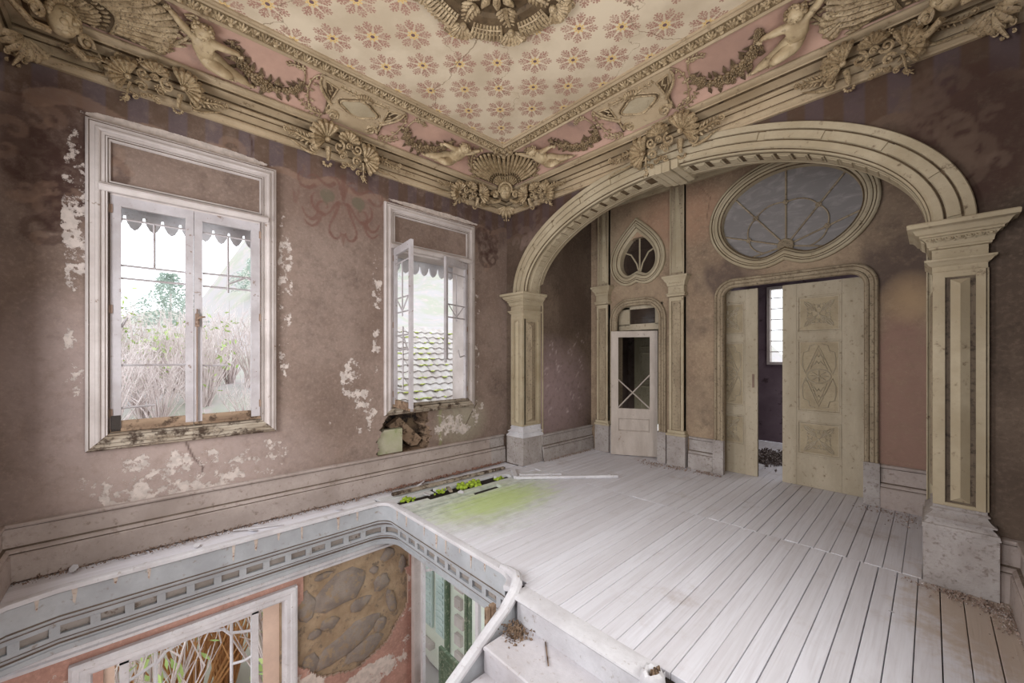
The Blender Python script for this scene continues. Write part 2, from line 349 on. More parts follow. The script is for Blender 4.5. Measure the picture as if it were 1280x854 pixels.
def wall_grid(name, mp, s0, s1, v0, v1, step, mat, rects=(), hole=None, reveal=0, paintfn=None, revmat=None, bulge=None):
    cs = {round(v, 4) for v in np.arange(s0, s1, step)} | {s1}; vsx = {round(v, 4) for v in np.arange(v0, v1, step)} | {v1}
    for (a, b, c, d) in rects: cs |= {a, b}; vsx |= {c, d}
    cs = np.array(sorted(cs)); vv = np.array(sorted(vsx)); ns, nv = len(cs), len(vv)
    S, V = np.meshgrid(cs, vv, indexing='ij')
    mc, mv = (cs[1:] + cs[:-1]) / 2, (vv[1:] + vv[:-1]) / 2
    MS, MV = np.meshgrid(mc, mv, indexing='ij'); keep = np.ones(MS.shape, bool)
    for (a, b, c, d) in rects: keep &= ~((MS > a) & (MS < b) & (MV > c) & (MV < d))
    if hole is not None: keep &= ~hole(MS, MV)
    idx = lambda i, j: i * nv + j
    I, J = np.nonzero(keep)
    quads = np.stack([I * nv + J, (I + 1) * nv + J, (I + 1) * nv + J + 1, I * nv + J + 1], 1)
    H = bulge(S, V) if bulge else np.zeros_like(S)
    verts = [mp(float(a), float(b), float(h)) for a, b, h in zip(S.ravel(), V.ravel(), H.ravel())]
    faces = quads.tolist(); nsurf = len(verts)
    me = bpy.data.meshes.new(name)
    used = np.zeros(nsurf, bool); used[quads.ravel()] = True
    remap = -np.ones(nsurf, int); remap[used] = np.arange(used.sum())
    verts = [v for v, u in zip(verts, used) if u]; faces = [[int(remap[i]) for i in f] for f in faces]
    me.from_pydata(verts, [], faces); me.materials.append(mat)
    S1, V1 = S.ravel()[used], V.ravel()[used]
    P = np.zeros((len(S1), 4), np.float32); PE = np.zeros(len(S1), np.float32)
    if paintfn: paintfn(S1, V1, P, PE)
    a = me.attributes.new('paint', 'FLOAT_COLOR', 'POINT'); a.data.foreach_set('color', P.ravel())
    a = me.attributes.new('peel', 'FLOAT', 'POINT'); a.data.foreach_set('value', PE)
    o = bpy.data.objects.new(name, me); COL.objects.link(o)
    if reveal:
        mb = MB(); K = np.pad(keep, 1, constant_values=True)
        ni, nj = keep.shape
        def q(a, b):
            mb.add([mp(*a, 0), mp(*b, 0), mp(*b, -reveal), mp(*a, -reveal)], [(0, 1, 2, 3)])
        for i, j in zip(*np.nonzero(~keep)):
            if K[i, j + 1]: q((cs[i], vv[j]), (cs[i], vv[j + 1]))
            if K[i + 2, j + 1]: q((cs[i + 1], vv[j]), (cs[i + 1], vv[j + 1]))
            if K[i + 1, j]: q((cs[i], vv[j]), (cs[i + 1], vv[j]))
            if K[i + 1, j + 2]: q((cs[i], vv[j + 1]), (cs[i + 1], vv[j + 1]))
        r = mb.build('reveal', revmat or mat, o, smooth=0)
    return struct(o)

# ------------------------------------------------------------------ mural painting helpers (per-vertex colour on the walls)
def blend(P, m, col, a):
    m = np.clip(m, 0, 1) * a; A = P[:, 3]; na = m + A * (1 - m); na1 = np.maximum(na, 1e-6)
    for k in range(3): P[:, k] = (col[k] * m + P[:, k] * A * (1 - m)) / na1
    P[:, 3] = na
def seg_dist(S, V, pts, ws):
    d = np.full(S.shape, 9.)
    for (p, q, w0, w1) in zip(pts[:-1], pts[1:], ws[:-1], ws[1:]):
        ax, ay = p; bx, by = q; L = (bx - ax) ** 2 + (by - ay) ** 2 + 1e-9
        t = np.clip(((S - ax) * (bx - ax) + (V - ay) * (by - ay)) / L, 0, 1)
        d = np.minimum(d, np.hypot(S - ax - t * (bx - ax), V - ay - t * (by - ay)) - (w0 + (w1 - w0) * t))
    return d
def stroke(S, V, P, pts, w, col, a=.8, w1=None, soft=.008):
    n = len(pts); ws = np.linspace(w, w if w1 is None else w1, n)
    blend(P, 1 - seg_dist(S, V, pts, ws) / soft, col, a)
def spiral2(cx, cy, r0, r1, a0, turns, n=16):
    return [(cx + (r0 + (r1 - r0) * k / n) * math.cos(a0 + turns * 2 * PI * k / n), cy + (r0 + (r1 - r0) * k / n) * math.sin(a0 + turns * 2 * PI * k / n)) for k in range(n + 1)]
def bez(p0, p1, p2, p3, n=10):
    return [tuple((1 - t) ** 3 * a + 3 * (1 - t) ** 2 * t * b + 3 * (1 - t) * t * t * c + t ** 3 * d for a, b, c, d in zip(p0, p1, p2, p3)) for t in [k / n for k in range(n + 1)]]
def blob(S, V, cx, cy, rx, ry): return 1 - ((S - cx) / rx) ** 2 - ((V - cy) / ry) ** 2

C_PUR, C_BRN, C_RED, C_DRK, C_TAN, C_GRN = srgb(88, 76, 82), srgb(86, 66, 52), srgb(104, 72, 63), srgb(72, 52, 46), srgb(142, 116, 100), srgb(92, 96, 78)
def frieze_paint(S, V, P, s0, dark, tan, zb=3.50, rnd=1):
    """vertical stripes under the cornice with a scalloped lower edge"""
    i = np.floor((S - s0) / .126).astype(int)
    lower = zb + .04 * np.cos((S - s0) / .126 * PI * .5) + .03 * np.sin(S * 5)
    m = ((V > lower) * 1.)
    for k, c in ((0, C_PUR), (1, C_BRN)):
        blend(P, m * ((i + rnd) % 2 == k), c, .72 * dark)
    stroke(S, V, P, [(a, zb + .04 * math.cos((a - s0) / .126 * PI * .5) + .03 * math.sin(a * 5) - .03) for a in np.arange(S.min(), S.max(), .05)], .03, tan, .55)
def leafmass(S, V, P, cx, cy, r, col, tan, seed, n=7):
    R = random.Random(seed)
    for k in range(n):
        a = R.uniform(0, 2 * PI); d = R.uniform(.1, .6) * r
        x, y = cx + d * math.cos(a) * .8, cy + d * math.sin(a)
        r0 = R.uniform(.22, .42) * r
        stroke(S, V, P, spiral2(x, y, r0, r0 * .2, R.uniform(0, 6), R.choice((-1, 1)) * R.uniform(.7, 1.2)), .045 * r / .5, col, .55, .008)
    for k in range(n):
        a = R.uniform(0, 2 * PI); x, y = cx + .8 * r * math.cos(a) * .7, cy + .8 * r * math.sin(a) * .8
        stroke(S, V, P, spiral2(x, y, .16 * r, .04 * r, a, R.choice((-.8, .8))), .03 * r / .5, tan, .35, .006)
def paint_w(S, V, P, PE):
    frieze_paint(S, V, P, .053, 1, C_TAN)
    # central vine motif between the windows
    for sg in (-1, 1):
        X = lambda x: 1.66 + sg * x
        def st(p, w, w1=.004, c=C_RED, a=.75): stroke(S, V, P, [(X(x), y) for x, y in p], w, c, a, w1)
        st(bez((.0, 3.36), (.05, 3.5), (.03, 3.58), (.14, 3.56)), .018)
        st(bez((.02, 3.30), (.1, 3.34), (.12, 3.12), (.22, 3.14)), .018)
        st(spiral2(.20, 3.22, .09, .02, -1.6, .9), .014)
        st(bez((.05, 3.3), (.08, 3.1), (.18, 3.05), (.14, 2.95)), .016)
        st(bez((.14, 2.95), (.1, 2.86), (.02, 2.9), (.03, 2.98)), .014)
        st(bez((.22, 3.14), (.34, 3.16), (.36, 3.3), (.3, 3.34)), .018)
        st(bez((.26, 3.14), (.3, 3.0), (.4, 3.06), (.42, 3.16)), .02)
        st(bez((.24, 3.12), (.26, 2.96), (.36, 2.96), (.4, 3.04)), .016)
        st(bez((.1, 3.5), (.2, 3.36), (.28, 3.62), (.36, 3.5)), .02)
        st(bez((.3, 3.42), (.42, 3.3), (.5, 3.46), (.44, 3.52)), .018)
        blend(P, blob(S, V, X(.17), 3.35, .085, .075) * 4, C_GRN, .8)
        blend(P, (blob(S, V, X(.19), 3.30, .035, .06) + .2 * np.sin(S * 90)) * 4, C_GRN, .6)
        st(bez((.5, 3.3), (.5, 3.0), (.44, 3.4), (.4, 3.6)), .012, a=.4)
    stroke(S, V, P, [(1.66, 3.6), (1.66, 3.3)], .028, C_RED, .75, .008)
    stroke(S, V, P, [(1.66, 2.95), (1.66, 2.84)], .02, C_RED, .6, .004)
    blend(P, blob(S, V, 1.66, 3.35, .75, .5) * 1.2, srgb(132, 104, 94), .3)
    # south-west corner: dark painted acanthus
    blend(P, blob(S, V, -.45, 3.15, .34, .62) * 2, C_DRK, .75)
    leafmass(S, V, P, -.42, 3.05, .5, C_DRK, C_TAN, 3, 9)
    leafmass(S, V, P, -.45, 2.65, .3, C_DRK, C_TAN, 5, 6)
    stroke(S, V, P, bez((-.55, 3.5), (-.3, 3.7), (-.1, 3.4), (.2, 3.45)), .06, C_TAN, .5, .03)
    stroke(S, V, P, spiral2(.62, 3.55, .1, .03, 0, 1), .03, C_TAN, .5, .01)
    # north-west corner
    leafmass(S, V, P, 3.75, 3.2, .42, C_DRK, C_TAN, 8, 6)
    stroke(S, V, P, spiral2(3.85, 3.05, .14, .02, 1, 1.2), .02, C_DRK, .6, .006)
    blend(P, blob(S, V, 3.7, 3.5, .6, .35) * 2, C_DRK, .45)
    blend(P, blob(S, V, 2.6, 3.66, 1.3, .16) * 3, C_DRK, .4)
    # lost distemper
    for (x, y, rx, ry, k) in ((.2, .55, .75, .35, .62), (-.3, .5, .3, .4, .3), (.9, .6, .35, .25, .5), (-.36, 2.7, .10, 1.0, .62), (-.36, 1.6, .08, .9, .5), (1.08, 2.2, .1, 1.3, .56), (.3, 3.49, .8, .055, 1.1),
        (2.05, 2.2, .09, 1.2, .55), (2.9, 3.50, .9, .04, 1.0), (1.75, 1.35, .18, .35, .62), (1.9, .95, .22, .4, .55), (1.5, .9, .2, .15, .4), (3.5, .8, .3, .3, .5), (3.3, .65, .3, .2, .6), (3.56, 2, .08, 1.2, .45), (3.0, .65, .25, .25, .7)):
        PE[:] = np.maximum(PE, np.clip(blob(S, V, x, y, rx, ry) * 1.6, 0, 1) * k)
    # paler bloom below and beside the first window
    blend(P, blob(S, V, .3, .5, 1.3, .75) * 1.2, srgb(186, 168, 162), .5)
    blend(P, blob(S, V, -.45, 1.4, .35, .8) * 1.2, srgb(180, 162, 158), .45)
    blend(P, blob(S, V, 3.3, .7, .5, .4), srgb(176, 172, 150), .5)
    blend(P, (1 - np.abs(S - 2.93 - .01 * np.sin(V * 30)) / .035) * (V < .9) * (V > .4), srgb(140, 150, 96), .5)
    # cracks
    for pts in ([(.30, .84), (.33, .75), (.36, .68), (.42, .60), (.41, .55)], [(3.55, .92), (3.45, .78), (3.40, .7), (3.33, .58)], [(.78, 3.74), (.8, 3.6), (.77, 3.46)]):
        stroke(S, V, P, pts, .004, C_DRK, .9, .003, .009)
def paint_n(S, V, P, PE):
    frieze_paint(S, V, P, -.234, 1.1, srgb(118, 98, 84), 3.42, 0)
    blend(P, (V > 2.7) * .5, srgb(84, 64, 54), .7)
    blend(P, blob(S, V, .15, 3.1, .35, .6) * 2, C_DRK, .8)
    leafmass(S, V, P, .14, 3.05, .34, srgb(104, 86, 74), srgb(110, 92, 80), 13, 8)
    leafmass(S, V, P, .0, 3.45, .26, srgb(96, 78, 68), srgb(106, 88, 76), 14, 6)
    leafmass(S, V, P, -4.0, 3.3, .5, srgb(126, 106, 98), srgb(130, 110, 100), 15, 7)
    blend(P, blob(S, V, -3.9, 3.6, .9, .3) * 1.5, C_DRK, .5)
def paint_d(S, V, P, PE):
    for (x, y, rx, ry, a) in ((-1.9, 2.65, .45, .3, .8), (-2.75, 3.5, .2, .35, .5), (-2.3, 2.0, .25, .2, .35), (-.25, 2.5, .5, .35, .75), (-.2, 2.9, .4, .8, .35), (-2.2, .95, .3, .4, .3)):
        blend(P, blob(S, V, x, y, rx, ry) * 1.3 + .25 * np.sin(S * 23 + V * 9), srgb(92, 78, 72), a)
    blend(P, blob(S, V, -2.6, 3.6, 1.0, .5), srgb(190, 146, 118), .5)
    blend(P, blob(S, V, -.2, 1.1, .35, 1.1) * 2, srgb(150, 118, 106), .8)
    blend(P, blob(S, V, -.15, 2.2, .25, .3), srgb(178, 150, 118), .8)
    stroke(S, V, P, [(-2.25, 4.0), (-2.1, 3.8), (-2.15, 3.5)], .003, C_DRK, .6)
def paint_aw(S, V, P, PE):
    blend(P, blob(S, V, 4.7, 1.0, 1.2, 1.0), srgb(160, 138, 138), .8)
    R = random.Random(5)
    for k in range(26):
        x, y = R.uniform(4.55, 5.5), R.uniform(.7, 2.0)
        stroke(S, V, P, spiral2(x, y, R.uniform(.03, .09), .02, R.uniform(0, 6), R.uniform(.3, 1)), .002, srgb(196, 178, 174), .5, .002, .008)
    blend(P, blob(S, V, 5.2, 2.6, .5, 1.0) + .3 * np.sin(S * 14), srgb(84, 68, 58), .6)
def paint_low(S, V, P, PE):
    for (x, y, rx, ry, k) in ((1.2, -1.75, .3, .25, .7), (2.35, -1.6, .12, .9, .5), (1.9, -2.0, .5, .2, .8), (-.5, -.8, .2, .2, .5)):
        PE[:] = np.maximum(PE, np.clip(blob(S, V, x, y, rx, ry) * 1.6, 0, 1) * k)

# ------------------------------------------------------------------ main walls
WIN = [(-.17, .86), (2.26, 3.37)]
def hole_w(S, V):
    """the irregular breach under the second window"""
    e = .012 * np.sin(V * 41) + .010 * np.sin(V * 93 + 1)
    l = np.where(V > .62, 2.08 + (V - .62) * .25, 2.06) + e
    r = np.where(V > .62, 2.74, 2.80 - (.62 - V) * .3) + e + .02 * np.sin(V * 60)
    t = .875 - np.clip(2.2 - S, 0, 1) * .9
    return (S > l) & (S < r) & (V > .40) & (V < t)
ww = wall_grid('wall_west', Wm, YS, YN, -.06, 3.80, .014, WALLW, [(a, b, .95, 2.93) for a, b in WIN], hole_w, .34, paint_w, ROTW)
def in_arch(S, V):
    e = ((S + 2.05) / 2.13) ** 2 + ((V - 2.56) / 1.16) ** 2
    return (np.abs(S + 2.05) < 2.10) & ((V < 2.56) | (e < 1))
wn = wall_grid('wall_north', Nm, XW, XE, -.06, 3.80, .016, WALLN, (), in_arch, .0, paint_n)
struct(MB().sweep([(CX + 2.3 * math.cos(a), 2.56 + 1.3 * math.sin(a)) for a in [PI * k / 40 for k in range(41)]], [(.09, -.358), (-.7, -.358)], mp=Nm).build('trim_13', DARKP))
# alcove behind the arch
wa = wall_grid('wall_alcove_west', lambda s, v, h: (-4.08 + h, s, v), 4.45, YD, -.06, 4.25, .03, WALLN, (), None, 0, paint_aw)
wb = wall_grid('wall_alcove_east', lambda s, v, h: (-.02 - h, s, v), 4.45, YD, -.06, 4.25, .06, WALLN)
def hole_d(S, V):
    door = (np.abs(S + 1.21) < .76) & (V < 2.55); sm = (np.abs(S + 3.2) < .42) & (V < 2.42)
    goth = (((S + 3.193) / .36) ** 2 + ((V - 3.12) / .36) ** 2 < 1); rose = (((S + 1.23) / .77) ** 2 + ((V - 3.37) / .585) ** 2 < 1)
    return door | sm | goth | rose
wdw = wall_grid('wall_north_alcove', Dm, -4.08, -.02, -.06, 4.25, .02, WALLD, (), hole_d, .2, paint_d, FRAMEP)
wbh = MB(); wbh.sweep([(-4.135, 4.5), (-4.135, 4.14)], [(0, -.02), (0, 4.3)])
struct(wbh.build('trim_11', DARKP))
# unseen walls behind the camera, with openings for the fill lamps
ws = wall_grid('wall_south', Sm, XW, XE, -.06, 3.80, .1, WALLW, [(-3.85, -2.55, .95, 2.93), (-1.6, -.3, .95, 2.93)], None, .3)
we = wall_grid('wall_east', Em, YS, YN, -.06, 3.80, .1, WALLN, [(.9, 2.6, .95, 2.93)], None, .3)
# upper wall strip above the cornice line and the roof void closing
up = MB()
for a, b in (((XW, YS), (XE, YS)), ((XE, YS), (XE, YN)), ((XE, YN), (XW, YN)), ((XW, YN), (XW, YS))):
    up.add([(*a, 3.8), (*b, 3.8), (*b, 4.5), (*a, 4.5)], [(0, 1, 2, 3)])
struct(up.build('wall_upper', CORN))
# ceiling
cl = MB().add([(-3.73, .07, 4.28), (-.37, .07, 4.28), (-.37, 3.36, 4.28), (-3.73, 3.36, 4.28)], [(0, 1, 2, 3)]).build('ceiling', CEILM)
struct(cl)
struct(MB().box((-5, -1.2, 4.5), (.9, 6, 4.6)).build('ceiling_roof_deck', VOID))
struct(MB().box((-4.1, 4.3, 4.25), (0, YD + .02, 4.3)).build('ceiling_alcove', CREAM))

# ------------------------------------------------------------------ floor of separate boards
PW = .105
fl = MB()
for a, b in (((-4.55, -.75, -.12), (-4.14, 1.99, -.04)), ((-4.3, 1.99, -.12), (.45, YN + .36, -.04)), ((-.93, -.75, -.12), (.45, 1.99, -.04)), ((-4.12, 4.45, -.12), (.02, 9, -.04)), ((-3.7, 2.6, -.25), (-3.55, 2.9, -.12))):
    fl.box(a, b)
floor = struct(fl.build('floor', VOID))
RB = random.Random(11)
def plank(x0, x1, y0, y1, z=0, skew=0, ends=None):
    g = RB.uniform(.0014, .0034); c = .0022; zt = z + RB.uniform(-.0025, .001)
    v = []
    e0 = RB.uniform(-.004, .004); e1 = RB.uniform(-.004, .004)
    for h, i in ((zt - .036, 0), (zt - c, 0), (zt, c)):
        v += [(x0 + g + i, y0 + i + e0, h), (x1 - g - i, y0 + i + e1, h), (x1 - g - i + skew, y1 - i, h), (x0 + g + i + skew, y1 - i, h)]
    f = [(3, 2, 1, 0), (8, 9, 10, 11)] + [(r * 4 + k, r * 4 + (k + 1) % 4, r * 4 + 4 + (k + 1) % 4, r * 4 + 4 + k) for r in range(2) for k in range(4)]
    return MB().add(v, f).build('plank', FLOORM, floor, smooth=0)
x = -4.055 + PW * .0
i = 0
while x < XE - .03:
    x1 = min(x + PW, XE)
    y0 = 1.985 if x1 < -1.93 else (1.955 if x1 < -.94 else YS + .01)
    if x1 < -3.3:       # rotted, broken boards below the leaking window
        k = int(round((x + 4.055) / PW))
        if k == 0: plank(x + .03, x1, 3.45, 4.09)
        elif k == 1: plank(x - .005, x1 - .045, 2.0, 2.38, -.012, .03); plank(x, x1, 3.62, 4.09)
        elif k == 2: plank(x - .01, x1 - .02, 2.0, 4.09, -.006, .02)
        elif k == 3: plank(x, x1 - .05, 2.0, 2.55, -.006, .02); plank(x + .045, x1, 2.5, 2.85, -.01, -.02); plank(x, x1, 3.25, 4.09)
        elif k == 4: plank(x, x1 - .02, 2.0, 2.9, -.004, .012); plank(x + .02, x1, 2.9, 4.09, -.002, -.012)
        elif k == 5: plank(x, x1 - .012, 2.0, 4.09, -.003, .006)
        else: plank(x, x1, y0, 4.09)
    elif x < -.9 and x1 > -.94: plank(x, x1, 1.955, 4.09)
    else:
        if y0 < 0:
            j = 1.2 + .55 * ((i * 7) % 5) / 5
            plank(x, x1, y0, j); plank(x, x1, j + .002, 4.09)
        else: plank(x, x1, y0, 4.09)
    if x > -4.12 and x1 < .0: plank(x + .02, x1 + .02, 4.094, YD + .27)
    x += PW; i += 1
plank(-4.16, -4.055, 2.6, 4.06, -.006); plank(-4.12, -4.035, 4.094, YD); plank(-.03, .03, 4.094, YD)
# narrow walk beside the well: two long boards
plank(-4.30, -4.13, YS, 1.9, -.004); plank(-4.46, -4.31, YS, 2.3, -.012)
plank(-4.34, -4.20, 1.95, 4.06, -.015); plank(-4.46, -4.35, 2.32, 4.06, -.02)
plank(-4.19, -4.09, 1.99, 2.55, -.02, .03)
# back rooms seen through the doors
for k in range(30):
    plank(-4.0 + k * .13, -3.87 + k * .13, YD + .27, 8.9, -.002)

# ------------------------------------------------------------------ baseboards
BPR = [(.0, .405), (.030, .400), (.036, .388), (.030, .374), (.016, .366), (.018, .235), (.034, .225), (.050, .212), (.054, .200), (.050, .190), (.060, .182), (.064, 0)]
def baseboard(name, mp, s0, s1, mat=BASEB, pr=BPR):
    k = len(pr); v = [mp(s, z, h) for s in (s0, s1) for h, z in pr]
    o = struct(MB().add(v, [(q, q + 1, k + q + 1, k + q) for q in range(k - 1)] + [tuple(range(k)), tuple(range(2 * k - 1, k - 1, -1))]).build(name, mat))
    for q in (3, 5, 8):
        (h0, z0), (h1, z1) = pr[q], pr[q + 1]; z0, z1 = (z0, max(z1, z0 - .009))
        MB().add([mp(s0, z0, h0 + .0012), mp(s1, z0, h0 + .0012), mp(s1, z1, h1 + .0012), mp(s0, z1, h1 + .0012)], [(0, 1, 2, 3)]).build('dark_groove', GRV, o)  # thin dark strips below the baseboard mouldings
    return o
baseboard('baseboard_west', Wm, YS, 3.78)
baseboard('baseboard_west_end', Wm, 3.78, 4.06, STONEP)
baseboard('baseboard_north', Nm, .30, XE, BASEB)
baseboard('baseboard_south', Sm, XW, XE); baseboard('baseboard_east', Em, YS, YN)
BP2 = [(h, z * 1.12) for h, z in BPR]
baseboard('baseboard_alcove_west', lambda s, v, h: (-4.08 + h, s, v), 4.45, YD, STONEP)
baseboard('baseboard_alcove_left', Dm, -2.38, -2.05, STONEP, BP2)
baseboard('baseboard_alcove_right', Dm, -.37, -.02, BASEB, BP2)
# pier on the left edge of the window wall

# ------------------------------------------------------------------ cornice, cove and leaf frieze: mitred round the room
RM = [(XW, YS), (XE, YS), (XE, YN), (XW, YN)]
CORP = [(0, 3.750), (.030, 3.750), (.034, 3.765), (.046, 3.772), (.056, 3.788), (.056, 3.805), (.044, 3.820), (.030, 3.824), (.034, 3.830), (.038, 3.895), (.050, 3.900), (.050, 3.906), (.066, 3.915), (.070, 3.928), (.062, 3.940), (.052, 3.944),
        (.054, 3.955), (.075, 3.968), (.105, 3.978), (.140, 3.984), (.165, 3.990), (.168, 4.002), (.186, 4.008), (.206, 4.020), (.210, 4.036), (.205, 4.050), (.190, 4.058)]
cornice = struct(MB().sweep(RM, CORP, True).build('trim_1', CORN))
for q in ([(.044, 3.8195), (.0315, 3.8235), (.0355, 3.8305)], [(.0395, 3.895), (.0515, 3.9005)], [(.0535, 3.9435), (.0555, 3.9545), (.0615, 3.9575)], [(.1405, 3.9835), (.1665, 3.9895)]):
    MB().sweep(RM, [(a + .0015, b - .0008) for a, b in q], True).build('dark_cornice_groove', ORND, cornice)  # dark brown strip along each cornice groove
def cove_pt(t):
    a = (.190, 4.052); b = (.235, 4.165); c = (.655, 4.235)
    return ((1 - t) ** 2 * a[0] + 2 * t * (1 - t) * b[0] + t * t * c[0], (1 - t) ** 2 * a[1] + 2 * t * (1 - t) * b[1] + t * t * c[1])
cove = struct(MB().sweep(RM, [cove_pt(k / 12) for k in range(13)], True).build('trim_2', PINK))
FRP = [(.640, 4.222), (.646, 4.214), (.656, 4.214), (.662, 4.224), (.664, 4.234), (.752, 4.262), (.754, 4.254), (.764, 4.250), (.774, 4.256), (.776, 4.268), (.786, 4.270), (.796, 4.262), (.804, 4.266), (.806, 4.281)]
frieze = struct(MB().sweep(RM, FRP, True).build('trim_3', CORN))
# arc-length of the cove, for placing relief: cv(w, h) gives inset and height at distance w up the slope, h off its face
_cp = [Vector(cove_pt(k / 40)) for k in range(41)]; _cl = [0]
for a, b in zip(_cp[:-1], _cp[1:]): _cl.append(_cl[-1] + (b - a).length)
CL = _cl[-1]
def cv(w, h):
    w = max(-.05, min(CL + .05, w)); k = min(39, max(0, next((i for i in range(40) if _cl[i + 1] >= w), 39)))
    d = (_cp[k + 1] - _cp[k]).normalized(); p = _cp[k] + d * (w - _cl[k]); n = Vector((d.y, -d.x))
    return p + n * h
def on_w(f): return lambda u, w, h: (lambda p: (XW + p.x, CY + u, p.y))(f(w, h))
def on_n(f): return lambda u, w, h: (lambda p: (CX + u, YN - p.x, p.y))(f(w, h))
# plaster joints of the cornice
# ------------------------------------------------------------------ piers of the arch
def pier(name, x0, sgn, label):
    """x0 = inner (arch-side) face, sgn = direction away from the opening"""
    t = empty(name, (x0, 4.06, 0)); tag(t, label, 'pillar', 'piers carrying the arch')
    X = lambda a: x0 + sgn * a
    def ring(prof, nm, mat, w=.346, y0=4.045, y1=4.48):
        """prof [(projection, z)] swept round the three visible faces"""
        path = [(X(0), y1), (X(0), y0), (X(w), y0), (X(w), YN + .01)]
        m = MB(); k = len(prof)
        if sgn < 0: path = path
        dirs = [(-sgn, 0), (-sgn, -1), (sgn, -1), (sgn, 0)]
        vs = [(px + dx * a, py + dy * a, z) for (px, py), (dx, dy) in zip(path, dirs) for a, z in prof]
        fs = [(i * k + q, i * k + q + 1, (i + 1) * k + q + 1, (i + 1) * k + q) for i in range(3) for q in range(k - 1)]
        for q in (0, k - 1): fs.append(tuple(i * k + q for i in range(4)))
        m.add(vs, fs); return m.build(nm, mat, t)
    ring([(0, 0), (0, .385), (-.004, .392), (.006, .394), (.006, .404)], 'pedestal', STONEP)
    ring([(.004, .404), (.002, .424), (-.006, .426), (-.012, .440), (-.026, .452), (-.026, .460), (-.010, .464), (-.008, .474), (-.018, .480), (-.034, .494), (-.046, .512), (-.046, .520), (-.036, .523), (-.036, .532), (-.048, .540), (-.048, .565)], 'base_moulding', STONEP if sgn > 0 else WHITEP)
    # shaft with sunk panels
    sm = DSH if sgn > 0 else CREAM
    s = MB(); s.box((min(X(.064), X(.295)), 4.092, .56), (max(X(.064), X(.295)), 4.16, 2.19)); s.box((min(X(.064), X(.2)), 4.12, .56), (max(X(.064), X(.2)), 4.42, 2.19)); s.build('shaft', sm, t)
    s = MB()
    for a, b in ((.050, .107), (.247, .290)):
        s.cbox((min(X(a), X(b)), 4.078, .56), (max(X(a), X(b)), 4.10, 2.19), .004)
    s.cbox((min(X(.107), X(.247)), 4.078, .56), (max(X(.107), X(.247)), 4.1, .585), .004)
    s.cbox((min(X(.107), X(.247)), 4.078, 2.145), (max(X(.107), X(.247)), 4.1, 2.19), .004)
    s.cbox((min(X(.295), X(.305)), 4.095, .56), (max(X(.295), X(.305)), YN, 2.19), .003)
    s.build('front_border', CREAM, t)
    s = MB(); a, b, c = .132, .177, .222; z0, z1 = .60, 2.13
    P = [(X(a), 4.088, z0), (X(c), 4.088, z0), (X(c), 4.088, z1), (X(a), 4.088, z1), (X(b), 4.062, z0 + .035), (X(b), 4.062, z1 - .035)]
    s.add(P, [(0, 1, 4), (1, 2, 5, 4), (2, 3, 5), (3, 0, 4, 5)]); s.build('diamond_strip', CREAM, t, smooth=0)
    s = MB()
    for y0, y1 in ((4.088, 4.12), (4.42, 4.475)): s.cbox((min(X(.048), X(.064)), y0, .56), (max(X(.048), X(.064)), y1, 2.19), .003)
    for z0, z1 in ((.56, .585), (2.15, 2.19)): s.cbox((min(X(.048), X(.064)), 4.12, z0), (max(X(.048), X(.064)), 4.42, z1), .003)
    s.cbox((min(X(.015), X(.07)), 4.475, 0), (max(X(.015), X(.07)), 4.50, 2.5), .003)
    s.build('side_border', CREAM, t)
    s = MB(); y0, y1 = 4.16, 4.38; z0, z1 = .62, 2.12; xm = X(.054); xo = X(.066)
    s.add([(xo, y0, z0), (xo, y1, z0), (xo, y1, z1), (xo, y0, z1), (X(.035), (y0 + y1) / 2, z0 + .05), (X(.035), (y0 + y1) / 2, z1 - .08)], [(0, 1, 4), (1, 2, 5, 4), (2, 3, 5), (3, 0, 4, 5)]); s.build('diamond_strip', FRAMEP, t, smooth=0)
    ring([(-.052, 2.18), (-.046, 2.185), (-.046, 2.225), (-.038, 2.232), (-.030, 2.238), (-.020, 2.255), (-.008, 2.262), (-.006, 2.275), (-.03, 2.28)], 'neck_moulding', CREAM)
    ring([(-.044, 2.27), (-.044, 2.345), (-.03, 2.350), (-.028, 2.362), (-.022, 2.366), (-.016, 2.40), (.006, 2.428), (.018, 2.432), (.018, 2.444), (.034, 2.452), (.048, 2.478), (.060, 2.488), (.078, 2.494), (.080, 2.520), (.074, 2.528)], 'capital', CREAM)
    # egg and ring ornament under the abacus, front and side
    me = MB(); me.tube([(.017 * math.cos(q), 0, .017 * math.sin(q)) for q in [2 * PI * k / 12 for k in range(13)]], .0035, 5, False); me.ell((0, 0, 0), (.0105, .008, .0105), n=8, m=5)
    me = me.mesh('capital_ring', CREAM); me2 = MB().ell((0, 0, 0), (.007, .006, .004)).mesh('capital_bead', CREAM)
    tilt = Matrix.Rotation(rad(-38), 4, 'X')
    for k in range(7):
        u = .035 + k * .046
        inst('ring', me, t, Matrix.Translation((X(u), 4.045 - .001, 2.412)) @ tilt)
        if k < 6: inst('bead', me2, t, Matrix.Translation((X(u + .023), 4.045 + .008, 2.395)) @ tilt)
        y = 4.08 + k * .055
        if k < 7: inst('ring', me, t, Matrix.Translation((X(-.001), y, 2.412)) @ Matrix.Rotation(rad(90 if sgn > 0 else -90), 4, 'Z') @ tilt)
    for ch in t.children: ch.matrix_parent_inverse = Matrix.Translation((-x0, -4.06, 0))
    return t
# parented parts are built in world coordinates, so their inverse puts them back
pier('arch_pier', -.042, 1, 'cream panelled pillar on a stained stone pedestal at the right edge, under the arch end')
pier('arch_pier', -4.058, -1, 'slender cream pillar on a white pedestal in the corner by the second window')

